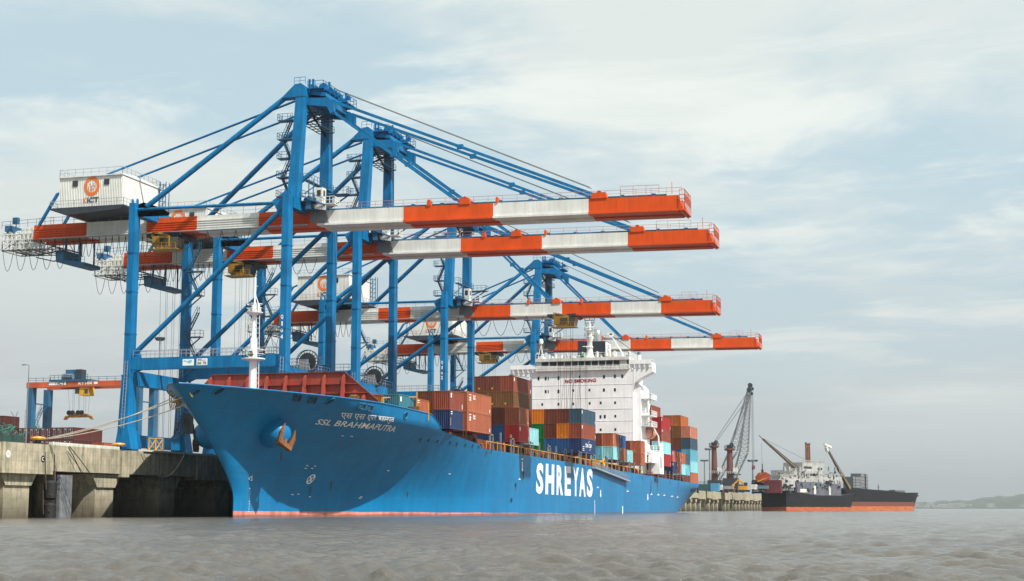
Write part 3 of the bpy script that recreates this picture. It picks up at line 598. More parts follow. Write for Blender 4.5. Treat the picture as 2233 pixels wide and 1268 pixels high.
    m = MB(); m.prism([(tx+1.62, GT-3.5), (tx+3.1, GT-3.6), (tx+2.7, GT-5.5), (tx+1.62, GT-5.3)], -4.0, -1.4); m.box(tx-.2, tx+1.4, -4.23, -4.205, GT-5.0, GT-3.7); P(m, 'cab_window', CABGLASS, tr)
    m = MB(); m.rail([(tx-3.2,-4.4,GT-5.4),(tx+2.9,-4.4,GT-5.6)],1.0,.9,.03); m.box(tx-2.2,tx+3.0,-4.45,-1.2,GT-5.65,GT-5.5); P(m, 'cab_gangway', OCHRE, tr)
    m = MB()
    for e in (-1.6, -.2, 1.3):
        for y in (-1.0, 1.0): m.tube((tx+e, y, GT-3.6), (tx+e*.8, y*.8, SZ+1.4), .03, 4, caps=False)
    m2 = m; P(m2, 'hoist_rope', CABLE, tr)
    m = MB(); m.box(tx-1.9, tx+1.9, -1.2, 1.2, SZ+.6, SZ+1.5); m.box(tx-.5, tx+.5, -6.0, 6.0, SZ, SZ+.6)
    for y in (-6.0, 6.0): m.box(tx-1.25, tx+1.25, y-.25, y+.25, SZ-.4, SZ+.62)
    P(m, 'spreader', YELLOW, tr)
    # boom-hinge cabin
    m = MB(); bx, by = 2.7, -4.4; m.box(bx, bx+1.2, by, by+1.5, GT+.6, GT+3.3); cb = P(m, 'hinge_cabin', WHITE)
    m = MB(); m.box(bx+.25, bx+.9, by-.03, by-.005, GT+1.9, GT+2.9); m.box(bx+1.205, bx+1.23, by+.3, by+1.1, GT+1.9, GT+2.9); P(m, 'window', GLASS, cb)
    m = MB(); m.box(bx-.4, bx+3.4, by-.4, by+1.9, GT+.4, GT+.5); m.rail([(bx-.4,by-.4,GT+.5),(bx+3.4,by-.4,GT+.5),(bx+3.4,by+1.9,GT+.5)],1.15,.8,.045); m.prism([(bx-.6,GT+.5),(bx+2,GT+.5),(bx+2,GT-.6),(bx,GT-.3)],by-.38,by-.3); P(m, 'cabin_platform', WHITE, cb)
    m = MB(); m.box(.9, 2.1, 2.9, 3.9, LT-1.8, LT-.6); m.lathe((1.4,2.8,LT-.2),[(.55,0),(.55,.5)],12,(0,1,0)); P(m, 'latch_winch', BLUE_D); m = MB()
    for x, y, w in ((.9,-4.6,1.2),(1.6,-5.4,.8),(2.0,-3.9,1.0)): m.box(x, x+w, y-.5, y+.5, LT-1.8, LT-.3); m.lathe((x+.5,y-.6,LT-.2),[(.55,0),(.55,.5)],12,(0,1,0))
    m.stair((1.0,-6.2,LT+.4),(4.6,-5.2,GT+.2),.8,10); m.rail([(.8,-6.0,LT-.4),(3.2,-6.0,LT-.4)],1.2,.8,.04); m.box(.7,3.4,-6.1,-4.4,LT-.55,LT-.42)
    P(m, 'latch_gear', BLUE_D)
    # cable reel over the seaside portal beam
    m = MB(); c = Vector((.2, -1.0 if reelside else -1.5, 17.0)); m.ring(c, 1.9, .07, 28); m.ring(c+Vector((0,.5,0)), 1.9, .07, 28)
    for i in range(20): a = 2*math.pi*i/20; e = Vector((math.cos(a),0,math.sin(a))); m.beam(c+e*.3, c+e*1.9, .06, .1); m.beam(c+e*1.9, c+e*1.9+Vector((0,.5,0)), .05, .05)
    m.lathe(c, [(1.45,.05),(1.45,.45)], 28, (0,1,0)); rl = P(m, 'cable_reel', DARK)
    m = MB(); m.box(c.x-.9, c.x+.4, c.y-.9, c.y-.2, 15.5, 17.3); m.beam((c.x+.7,c.y-.3,15.5),(c.x,c.y-.3,17.0),.25,.25); P(m, 'reel_drive', GREY, rl)
    m = MB(); m.rail([(.75,-7.5,15.48),(.75,7.5,15.48)],1.1,1.2,.03); m.rail([(-.75,-7.5,15.48),(-.75,7.5,15.48)],1.1,1.2,.03); P(m, 'portal_handrail', GALV)
    # ladder house at the foot, lights and sign plates
    m = MB(); m.box(G+1.0, G+2.4, HY-1.6, HY-.6, 5.9, 9.4); m.stair((G+1.2,HY-4.6,5.2),(G+1.2,HY-1.8,8.6),.8,9,(1,0,0)); m.rail([(G+1.0,HY-4.8,5.2),(G+1.0,HY-.6,9.4)],1.1,1,.03); P(m, 'stair_house', DARK)
    if num:
        m = MB()
        for i, ch in enumerate(num): lettering(m, ch, flat((-.36 + (.14 if ch == '1' else 0), -HY-.965, 22.9-1.05*i), (.44 if ch != '1' else .22,0,0), (0,0,.72)), .03)
        P(m, 'crane_number', LETTER_W)
    m = MB(); m.box(-17.6, -15.6, -HY-.66, -HY-.625, 15.95, 17.0); P(m, 'notice_board', LETTER_W)
    m = MB(); m.prism([(-16.9,16.5),(-16.2,16.3),(-15.9,16.6),(-16.0,16.9),(-16.5,16.8)], -HY-.675, -HY-.665); m.box(-17.4,-16.9,-HY-.675,-HY-.665,16.6,16.8); P(m, 'notice_map', paint('notice_blue',(.2,.5,.6),.5,.1) if not bpy.data.materials.get('notice_blue') else bpy.data.materials['notice_blue'])
    m = MB(); m.box(-15.1, -13.2, -HY-.66, -HY-.625, 15.95, 17.05); P(m, 'load_board', LETTER_W)
    m = MB(); lettering(m, '50 70', flat((-14.95, -HY-.675, 16.05), (1.6,0,0), (0,0,.48)), .03); m.box(-14.9,-13.5,-HY-.675,-HY-.668,16.72,16.8); m.box(-14.9,-14.2,-HY-.675,-HY-.668,16.88,16.95); P(m, 'load_figures', LETTER_K)
    return root
crane(233.9, 'Q104', 0, 0, -25.5, 1, 'nearest blue crane, marked Q104 on its leg, boom highest in the picture')
crane(264.4, None, 0, 0, -26.5, 1, 'second blue crane, close behind the nearest, tall apex and red and white boom')
crane(314.2, 'Q102', 5.7, 8.8, 24.0, 0, 'third blue crane, marked Q102, its yellow cab hanging out over the ship')
crane(386.1, None, 5.7, 8.8, -14.5, 0, 'farthest blue crane, apex framed between the booms, boom just above the bridge')
m = MB()
for x in (XW, XW-27.6): m.box(x-.08, x+.08, 60, 700, ZQ+.004, ZQ+.09)
o = m.build('crane_rails', DARK); o['kind'] = 'structure'
# yellow trestle on the cope
r = thing('steel_trestle', (XQ-1.2, 181.5, ZQ+.25), 'small yellow braced trestle standing on the quay beside the crane foot', 'trestle')
m = MB()
for x in (-.5,.5):
    for y in (-.9,.9): m.beam((x,y,0),(x,y,1.9),.11,.11)
for x in (-.5,.5): m.beam((x,-.9,.3),(x,.9,1.8),.08,.08); m.beam((x,.9,.3),(x,-.9,1.8),.08,.08); m.beam((x,-.9,1.9),(x,.9,1.9),.11,.11)
m.build('frame', YELLOW, r); m = MB(); m.box(-.8,.8,-1.5,1.5,-.0,.32); m.build('base', YELLOW, r)
# ------------------------------------------------------------------ the container ship
XC, HB = -83.0, 15.0                       # centreline and half beam; the side nearest us lies at X = -68
def stem(z): return 169.6 if z < 2.5 else 169.6 - 15.0 * ((z - 2.5) / 12.0) ** 1.35
def b_deck(u): return HB * math.tanh(max(0, u + 0.9 * (1 - math.exp(-u * 2.2))) / 24)
def b_wl(u): return HB * (1 - math.exp(-((u / 42.0) ** 2.0))) + 0.9 * (1 - math.exp(-u * 1.1)) * math.exp(-u / 14)
ZK = 12.3
def half(Y, z):
    u = Y - stem(max(z, 0))
    if u <= 0: return 0.0
    k = 14.9 + (ZK - 14.9) * min(1, max(0, (Y - 172) / 14))       # the knuckle runs out into plain flare towards the stem
    m = min(1.0, max(0.0, z / k)) ** 2.1
    b = (1 - m) * b_wl(u) + m * b_deck(u)
    if Y > 372: b *= 1 - 0.30 * ((Y - 372) / 50) ** 2 * max(0, 1 - max(z, 0) / 7.0)
    return min(b, HB)
def topz(Y):
    for (a, za), (b, zb) in zip(TOPZ, TOPZ[1:]):
        if Y <= b: return za + (zb - za) * max(0, (Y - a) / (b - a))
    return TOPZ[-1][1]
TOPZ = [(154, 14.9), (165, 14.75), (185, 14.45), (200.5, 13.9), (202, 13.4), (205.5, 11.9), (222.9, 10.65), (224.2, 10.1), (300, 9.25), (415, 7.95), (416.4, 5.5), (432, 5.3)]
def yend(z): return 398 + 31 * (1 - math.exp(-max(z, 0) / 1.4))
def hullX(Y, z): return XC + half(Y, z)
def on_hull(px, py):
    r = ray(px, py); prev = None; Y = 150.0
    while Y < 424:
        p = EYEP + r * (Y / r.y)
        if Y > stem(max(p.z, 0)) and p.x <= hullX(Y, p.z): return p
        Y += 0.1
    return p
def hull_patch(c00, c10, c11, c01, off=0.07):
    """map of the unit square on to the hull side between four (Y, z) corners"""
    def f(u, v):
        Y = (c00[0]*(1-u)+c10[0]*u)*(1-v) + (c01[0]*(1-u)+c11[0]*u)*v; z = (c00[1]*(1-u)+c10[1]*u)*(1-v) + (c01[1]*(1-u)+c11[1]*u)*v
        return Vector((hullX(Y, z) + off, Y, z))
    return f
def px_patch(bl, br, tr, tl, off=0.07):
    q = [on_hull(*p) for p in (bl, br, tr, tl)]; return hull_patch(*[(p.y, p.z) for p in q], off=off)
SHIP = thing('container_ship', (XC, 154, 0), 'long blue container ship moored along the quay, red breakwater and white bridge tower', 'ship')
SO = Vector((XC, 154, 0))
def sp(mb, name, mat, parent=SHIP, **k):
    o = mb.build(name, mat, loc=SO, **k); o.location = (0,0,0); o.parent = parent; return o
def hull_mat():
    m, t, b = newmat('hull_blue_paint'); L = t.links.new; tc = N('ShaderNodeTexCoord', t)
    n1 = N('ShaderNodeTexNoise', t); n1.inputs['Scale'].default_value = 0.16; n1.inputs['Detail'].default_value = 7; L(tc.outputs['Object'], n1.inputs['Vector'])
    mp = N('ShaderNodeMapping', t); mp.inputs['Scale'].default_value = (0.6, 0.6, 0.05); L(tc.outputs['Object'], mp.inputs[0])
    n2 = N('ShaderNodeTexNoise', t); n2.inputs['Scale'].default_value = 1.2; n2.inputs['Detail'].default_value = 7; L(mp.outputs[0], n2.inputs['Vector'])
    mul = N('ShaderNodeMath', t, operation='MULTIPLY'); L(n1.outputs['Fac'], mul.inputs[0]); L(n2.outputs['Fac'], mul.inputs[1])
    mr = N('ShaderNodeMapRange', t); L(mul.outputs[0], mr.inputs['Value']); mr.inputs['From Min'].default_value = 0.14; mr.inputs['From Max'].default_value = 0.38; mr.inputs['To Min'].default_value = 0.84; mr.inputs['To Max'].default_value = 1.06
    mx = N('ShaderNodeMix', t, data_type='RGBA', blend_type='MULTIPLY'); mx.inputs['Factor'].default_value = 1; mx.inputs[6].default_value = (0.0, 0.168, 0.38, 1); L(mr.outputs[0], mx.inputs[7])
    # plating seams
    sx = N('ShaderNodeSeparateXYZ', t); L(tc.outputs['Object'], sx.inputs[0]); cb = N('ShaderNodeCombineXYZ', t); L(sx.outputs['Y'], cb.inputs[0]); L(sx.outputs['Z'], cb.inputs[1])
    bk = N('ShaderNodeTexBrick', t); bk.inputs['Scale'].default_value = 1.0; bk.inputs['Brick Width'].default_value = 11.0; bk.inputs['Row Height'].default_value = 2.45; bk.inputs['Mortar Size'].default_value = 0.028; bk.inputs['Mortar Smooth'].default_value = 0.6
    L(cb.outputs[0], bk.inputs['Vector'])
    sf = N('ShaderNodeMath', t, operation='MULTIPLY'); L(bk.outputs['Fac'], sf.inputs[0]); sf.inputs[1].default_value = 0.18
    m2 = N('ShaderNodeMix', t, data_type='RGBA'); L(sf.outputs[0], m2.inputs['Factor']); L(mx.outputs[2], m2.inputs[6]); m2.inputs[7].default_value = (0.12, 0.34, 0.5, 1)
    # fender scrapes: dark streaks drawn along the side, low amidships
    mp3 = N('ShaderNodeMapping', t); mp3.inputs['Scale'].default_value = (0.3, 0.06, 2.6); L(tc.outputs['Object'], mp3.inputs[0])
    n3 = N('ShaderNodeTexNoise', t); n3.inputs['Scale'].default_value = 1.0; n3.inputs['Detail'].default_value = 7; n3.inputs['Roughness'].default_value = 0.7; L(mp3.outputs[0], n3.inputs['Vector'])
    n4 = N('ShaderNodeTexNoise', t); n4.inputs['Scale'].default_value = 0.045; n4.inputs['Detail'].default_value = 3; L(tc.outputs['Object'], n4.inputs['Vector'])
    s1 = N('ShaderNodeMapRange', t); L(n3.outputs['Fac'], s1.inputs['Value']); s1.inputs['From Min'].default_value = 0.55; s1.inputs['From Max'].default_value = 0.72
    s2 = N('ShaderNodeMapRange', t); L(n4.outputs['Fac'], s2.inputs['Value']); s2.inputs['From Min'].default_value = 0.52; s2.inputs['From Max'].default_value = 0.62
    sm = N('ShaderNodeMath', t, operation='MULTIPLY'); L(s1.outputs[0], sm.inputs[0]); L(s2.outputs[0], sm.inputs[1])
    hz = N('ShaderNodeMapRange', t); L(sx.outputs['Z'], hz.inputs['Value']); hz.inputs['From Min'].default_value = 7.5; hz.inputs['From Max'].default_value = 5.0; hz.inputs['To Max'].default_value = 0.85
    sm2 = N('ShaderNodeMath', t, operation='MULTIPLY'); L(sm.outputs[0], sm2.inputs[0]); L(hz.outputs[0], sm2.inputs[1])
    m3 = N('ShaderNodeMix', t, data_type='RGBA'); L(sm2.outputs[0], m3.inputs['Factor']); L(m2.outputs[2], m3.inputs[6]); m3.inputs[7].default_value = (0.035, 0.06, 0.09, 1)
    # boot-topping: pink antifouling shows where the light bow rides high
    bt = N('ShaderNodeMath', t, operation='MULTIPLY_ADD'); L(sx.outputs['Y'], bt.inputs[0]); bt.inputs[1].default_value = -0.0056; bt.inputs[2].default_value = 0.99
    jz = N('ShaderNodeMath', t, operation='MULTIPLY_ADD'); L(n3.outputs['Fac'], jz.inputs[0]); jz.inputs[1].default_value = 0.30; L(sx.outputs['Z'], jz.inputs[2])
    cmpn = N('ShaderNodeMath', t, operation='LESS_THAN'); L(jz.outputs[0], cmpn.inputs[0]); L(bt.outputs[0], cmpn.inputs[1])
    pk = N('ShaderNodeValToRGB', t); e = pk.color_ramp.elements; e[0].position = 0.35; e[0].color = (0.42, 0.13, 0.10, 1); e[1].position = 0.6; e[1].color = (0.68, 0.26, 0.21, 1); L(n2.outputs['Fac'], pk.inputs[0])
    m4 = N('ShaderNodeMix', t, data_type='RGBA'); L(cmpn.outputs[0], m4.inputs['Factor']); L(m3.outputs[2], m4.inputs[6]); L(pk.outputs[0], m4.inputs[7])
    # rust and salt runs down the plates, and a wet dirty band at the water
    mp6 = N('ShaderNodeMapping', t); mp6.inputs['Scale'].default_value = (0.9, 0.9, 0.045); L(tc.outputs['Object'], mp6.inputs[0])
    n6 = N('ShaderNodeTexNoise', t); n6.inputs['Scale'].default_value = 1.6; n6.inputs['Detail'].default_value = 6; n6.inputs['Roughness'].default_value = 0.65; L(mp6.outputs[0], n6.inputs['Vector'])
    r6 = N('ShaderNodeMapRange', t); L(n6.outputs['Fac'], r6.inputs['Value']); r6.inputs['From Min'].default_value = 0.62; r6.inputs['From Max'].default_value = 0.74; r6.inputs['To Max'].default_value = 0.42
    m6 = N('ShaderNodeMix', t, data_type='RGBA'); L(r6.outputs[0], m6.inputs['Factor']); L(m4.outputs[2], m6.inputs[6]); m6.inputs[7].default_value = (0.06, 0.075, 0.085, 1)
    wz = N('ShaderNodeMath', t, operation='MULTIPLY_ADD'); L(n3.outputs['Fac'], wz.inputs[0]); wz.inputs[1].default_value = -0.7; L(sx.outputs['Z'], wz.inputs[2])
    wr_ = N('ShaderNodeMapRange', t); L(wz.outputs[0], wr_.inputs['Value']); wr_.inputs['From Min'].default_value = -0.22; wr_.inputs['From Max'].default_value = 0.02; wr_.inputs['To Min'].default_value = 0.7; wr_.inputs['To Max'].default_value = 0.0
    m7 = N('ShaderNodeMix', t, data_type='RGBA'); L(wr_.outputs[0], m7.inputs['Factor']); L(m6.outputs[2], m7.inputs[6]); m7.inputs[7].default_value = (0.09, 0.06, 0.045, 1)
    L(m7.outputs[2], b.inputs['Base Color']); b.inputs['Roughness'].default_value = 0.42; b.inputs['Specular IOR Level'].default_value = 0.3
    n5 = N('ShaderNodeTexNoise', t); n5.inputs['Scale'].default_value = 0.45; n5.inputs['Detail'].default_value = 3; L(tc.outputs['Object'], n5.inputs['Vector'])
    bp = N('ShaderNodeBump', t); bp.inputs['Strength'].default_value = 0.22; bp.inputs['Distance'].default_value = 0.3; L(n5.outputs['Fac'], bp.inputs['Height']); L(bp.outputs[0], b.inputs['Normal'])
    return m
HULL = hull_mat()
def build_hull():
    cols = [0,.12,.3,.55,.9,1.4,2,2.8,3.8,5,6.5,8.2,10,12,14,16,18,20,22,24,26,28,30,32,34,36,38,40,42,44,46,47.3,48.7,50.2,51,53,55.5,58,61,64,67,68.4,69.7,73]
    y = 78
    while y < 255: cols.append(y); y += 5
    cols += [257, 259, 261, 262.5, 264, 265.5, 267]
    rows = [-2,-.6,0,.5,1,1.6,2.3,3.1,4,5,6,7,7.9]
    upper = [.12,.25,.38,.5,.6,.7,.8,.9,1]
    def pos(c, z):
        Y0 = 154.6 + c; Ys = stem(max(z, 0)); w = max(0.0, 1 - c / 46) ** 1.5; Y = Y0 + (Ys - 154.6) * w
        if c > 241: Y = 395.6 + (c - 241) / 26 * (yend(z) - 395.6)
        return Y
    grid = []
    for k in range(len(rows) + len(upper)):
        line = []
        for c in cols:
            if k < len(rows): z = rows[k]; Y = pos(c, z)
            else:
                f = upper[k - len(rows)]; z = 11.0
                for _ in range(6): Y = pos(c, z); T = topz(Y); z = 7.9 + (max(T, 7.95) - 7.9) * f
                Y = pos(c, z)
            line.append((Y, z))
        grid.append(line)
    m = MB(); nC = len(cols)
    vs = []
    for s in (1, -1):
        for line in grid:
            for j, (Y, z) in enumerate(line): vs.append((XC + s * (half(Y, z) if j else 0.0), Y, z))
    fs = []; nR = len(grid)
    for s in (0, 1):
        o = s * nR * nC
        for i in range(nR - 1):
            for j in range(nC - 1):
                f = (o+i*nC+j, o+i*nC+j+1, o+(i+1)*nC+j+1, o+(i+1)*nC+j); fs.append(f if s == 0 else f[::-1])
    m.add(vs, fs)
    # transom
    o = nR * nC
    m.add([], []); base = 0
    for i in range(nR - 1): m.f.append((i*nC+nC-1, o+i*nC+nC-1, o+(i+1)*nC+nC-1, (i+1)*nC+nC-1)); m.m.append(0)
    # weld the stem line
    h = sp(m, 'hull', HULL, smooth=True, angle=50)
    import bmesh
    bm_ = bmesh.new(); bm_.from_mesh(h.data); bmesh.ops.remove_doubles(bm_, verts=bm_.verts, dist=0.002); bmesh.ops.recalc_face_normals(bm_, faces=bm_.faces); bm_.to_mesh(h.data); bm_.free()
    h.data.set_sharp_from_angle(angle=R(50))
    # deck
    m = MB(); top = [g for g in grid[-1]]; vs = []; fs = []
    for Y, z in top[1:]:
        dz = 1.25 if Y < 201 else 0.05; b = max(.02, half(Y, z - dz) - .06); vs += [(XC - b, Y, z - dz), (XC + b, Y, z - dz)]
    for i in range(len(vs)//2 - 1): fs.append((2*i, 2*i+1, 2*i+3, 2*i+2))
    m.add(vs, fs); sp(m, 'deck', DECKRED)
    # bulwark cap rail
    m = MB(); m.path([(XC + half(Y, z), Y, z) for Y, z in top[2:34]], .09, 6); m.path([(XC - half(Y, z), Y, z) for Y, z in top[2:34]], .09, 6); sp(m, 'bulwark_cap', HULL, smooth=True)
    return h
HULLOB = build_hull()
def disc(px, py, r, name, mat, rz=None, off=.05):
    p = on_hull(px, py); m = MB(); n = 14; rz = rz or r
    pts = [(p.y + r*math.cos(2*math.pi*i/n), p.z + rz*math.sin(2*math.pi*i/n)) for i in range(n)]
    m.add([(hullX(a, b_) + off, a, b_) for a, b_ in pts], [tuple(range(n))]); return sp(m, name, mat, HULLOB)
HOLE = glass_mat('opening_shadow_black', (0.006, 0.007, 0.009), 0.6)
# openings along the bow bulwark
for q in (((637,874),(652,876),(656,862),(641,860)), ((669,879),(685,881),(690,867),(674,865)), ((778,891),(793,894),(797,882),(782,880)), ((795,895),(809,898),(813,886),(799,883))):
    m = MB(); f = px_patch(*q, off=.06); m.add([f(0,0), f(1,0), f(1,1), f(0,1)], [(0,1,2,3)]); fr = sp(m, 'fairlead_opening', HOLE, HULLOB)
    m = MB()
    for a, b in (((0,0),(1,0)),((1,0),(1,1)),((1,1),(0,1)),((0,1),(0,0)),((.55,0),(.55,1))): m.tube(f(*a), f(*b), .11, 6)
    m.tube(f(.2,.15), f(.2,.75), .22, 8); sp(m, 'fairlead_frame', BLUE_D, HULLOB, smooth=True)
for px, py, r in ((477,853,.42),(717,876,.35),(884,906,.42),(427,855,.3)):
    disc(px, py, r, 'mooring_hole', HOLE, r*1.05)
    p = on_hull(px, py); m = MB(); n = 18; pts = [Vector((hullX(p.y+r*1.1*math.cos(t), p.z+r*1.1*math.sin(t))+.04, p.y+r*1.1*math.cos(t), p.z+r*1.1*math.sin(t))) for t in [2*math.pi*i/n for i in range(n+1)]]
    m.path(pts, .10, 6, caps=False); sp(m, 'mooring_hole_rim', HULL, HULLOB, smooth=True)
for px, py in ((915,959),(934,961),(953,963),(980,966),(996,968),(1014,971),(1030,973),(1043,975)): disc(px, py, .26, 'scupper', HOLE, .22)
for px, py in ((1141,1032),(1124,1058),(1115,1091)): disc(px, py, .42, 'overboard_outlet', LETTER_K, .36)
# lettering on the side
m = MB(); lettering(m, 'SSL BRAHMAPUTRA', px_patch((684,926),(857,943),(863,930),(690,914)), .012, 0.28, 1.02); sp(m, 'ship_name', LETTER_W, HULLOB)
def hindi():
    """name in Devanagari: letters from the font; the joined r-strokes are added by hand"""
    P = px_patch((741,916.5),(853,925),(858,911.5),(743.5,900.5)); m = MB()
    lettering(m, 'एस एस एल बहमपुत', lambda u, v: P(u, v), .006)
    def bar(a, b):
        a, b = Vector(a), Vector(b); m.add([P(a.x-.004, a.y), P(a.x+.006, a.y), P(b.x+.006, b.y), P(b.x-.004, b.y)], [(0,1,2,3)])
    Wt = 7.44
    for x in (Wt-2.91, Wt-.584): bar(((x+.34)/Wt, .52), ((x+.06)/Wt, .30))
    sp(m, 'ship_name_hindi', LETTER_W, HULLOB)
hindi()
def shreyas():
    m = MB(); xs = [(1170.5,1185.5),(1190,1208.5),(1213.5,1227.5),(1231,1244.5),(1248,1261.5),(1262.5,1276.5),(1279,1292)]
    for ch, (a, b) in zip('SHREYAS', xs):
        ta = 1009 + (a-1170)*.125; tb = 1009 + (b-1170)*.125; ba = 1077 + (a-1170)*.066; bb = 1077 + (b-1170)*.066
        c = [onX(a,ba,-68), onX(b,bb,-68), onX(b,tb,-68), onX(a,ta,-68)]
        lettering(m, ch, hull_patch(*[(p.y, p.z) for p in c], off=.05), .042 if ch != 'H' else .06)
    sp(m, 'line_name', paint('worn_white_lettering', (0.84,0.85,0.85), .5, .25, .0, scale=.8), HULLOB)
shreyas()
def mark(polys, name='hull_mark', mat=LETTER_W):
    m = MB()
    for q in polys:
        pts = [on_hull(*p) for p in q]; m.add([(hullX(p.y, p.z)+.06, p.y, p.z) for p in pts], [tuple(range(len(q)))])
    return sp(m, name, mat, HULLOB)
def arrow(x, y0, y1, w=2.2):
    mark([[(x-w*.5,y0),(x+w*.5,y0),(x+w*.5,y1-7),(x-w*.5,y1-7)],[(x-w,y1-7),(x+w,y1-7),(x,y1)]], 'tug_arrow')
arrow(1138,1007,1030,2.4); mark([[(1136,1000),(1140,1000.5),(1140,1003.5),(1136,1003)]]); arrow(1309,1069,1086,1.8); arrow(1412,1078,1093,1.6)
for x, y in ((1132,1046),(1368,1072),(1435,1080),(1448,1081),(1465,1083.5),(1477,1085),(1303,1064),(1420,1079)): mark([[(x-2.5,y-.6),(x+2.5,y-.6),(x+2.5,y+.6),(x-2.5,y+.6)],[(x-.6,y-3),(x+.6,y-3),(x+.6,y-.6),(x-.6,y-.6)]])
mark([[(1356,1104),(1358,1104),(1358,1125),(1356,1125)]], 'draft_mark')
for x0, y0, dx, n, st in ((541,1115,.3,10,-5.6),(1296,1092,.05,9,4.0)):
    for i in range(n): x, y = x0+dx*i, y0+st*i; mark([[(x-.8,y),(x+.8,y),(x+.8,y+2.2),(x-.8,y+2.2)]], 'draft_mark')
mark([[(547,1047.5),(548.5,1047.5),(549,1036),(547.6,1036)],[(545,1032+15),(549,1032+15.4),(549,1032+17),(545,1032+16.8)],[(541.5,1042),(543,1042),(543,1047),(541.5,1046.5)],[(543,1040),(549,1039),(549,1041),(543,1042)]], 'bulbous_bow_mark')
def thruster(px, py):
    p = on_hull(px, py); m = MB(); r = .62; f = lambda t, k=1: Vector((0, p.y+r*k*1.1*math.cos(t), p.z+r*k*math.sin(t)))
    def g(v): return (hullX(v.y, v.z)+.06, v.y, v.z)
    for i in range(20):
        a, b = 2*math.pi*i/20, 2*math.pi*(i+1)/20; m.add([g(f(a,.78)), g(f(a)), g(f(b)), g(f(b,.78))], [(0,1,2,3)])
    for t in (.8, .8+math.pi/2):
        d = Vector((0, math.cos(t)*r, math.sin(t)*r)); n_ = Vector((0,-d.z,d.y))*.12
        m.add([g(p+d-n_), g(p+d+n_), g(p-d+n_), g(p-d-n_)], [(0,1,2,3)])
    sp(m, 'thruster_mark', LETTER_W, HULLOB)
thruster(676.5, 1045.5)
for x, y in ((745,950),(765,951),(668,1015),(685,1016),(665,1021),(679,1021),(649,1077),(674,1083),(786,1083),(783,1086),(845,1026),(979,1033),(636,1078)): mark([[(x-2,y),(x+2.5,y+.3),(x+3,y+2),(x-1.6,y+1.7)]])
RUSTRUN = paint('rust_run', (0.12, 0.07, 0.04), 0.8, 0.3)
r_ = random.Random(21)
for x, y, ln, w in [(915,961,9,1.0),(953,965,14,.8),(996,970,8,1),(1030,975,16,.9),(722,1050,22,3.5),(676,1062,20,2.0),(888,1072,16,2.0),(1141,1036,14,1.1),(1124,1062,11,1),(1010,936,22,1.2),(1016,937,30,1.0),(1060,982,18,1.0),(1420,1046,40,.8),(1434,1050,22,.7),(613,985,26,1.3)] + [(r_.uniform(1070,1480),0,r_.uniform(5,16),.7) for i in range(14)]:
    if y == 0: y = 982 + (x-1060)*.166
    mark([[(x-w*.5,y),(x+w*.5,y),(x+w*.25-ln*.02,y+ln*.6),(x-ln*.12,y+ln),(x-w*.4-ln*.03,y+ln*.5)]], 'rust_streak', RUSTRUN)
# anchors on their pods, both bows
def anchor(side):
    p = on_hull(593, 944); c = Vector((p.x, p.y, p.z)); b = c.x - XC
    ax = Vector((.78, -.42, -.12)).normalized()
    base = Vector((c.x, c.y, c.z)) - ax*0.7
    m = MB(); pr = [(1.75,0),(1.85,.9),(1.75,1.8),(1.45,2.6),(1.05,3.15),(.55,3.35)]
    m.lathe(base, pr, 28, ax)
    def mir(mb):
        if side < 0: mb.v = [(2*XC - v[0], v[1], v[2]) for v in mb.v]; mb.f = [f[::-1] for f in mb.f]
        return mb
    pod = sp(mir(m), 'anchor_pod', HULL, smooth=True, angle=60)
    tip = base + ax*3.25; m = MB(); dn = Vector((-.05,-.28,-.95)).normalized(); sd_ = Vector((.35,.80,-.46)).normalized(); out = dn.cross(sd_).normalized()
    tip += Vector((0,.45,.1))
    m.beam(tip+dn*-.6, tip+dn*1.5, .38, .38, up=ax)
    cr = tip+dn*1.35
    m.beam(cr-sd_*1.05, cr+sd_*1.05, .7, .55, up=dn)
    for e in (-1, 1):
        a0 = cr+sd_*(e*.82); a1 = a0 - dn*1.1 + sd_*(e*.22) + ax*.3; a2 = a0 - dn*2.4 + sd_*(e*.10) + ax*.5
        m.beam(a0, a1, .62, .32, up=ax, w2=.54, h2=.26); m.beam(a1, a2, .54, .26, up=ax, w2=.05, h2=.10)
    sp(mir(m), 'anchor', RUSTY if side > 0 else RUSTDK, pod)
anchor(1); anchor(-1)
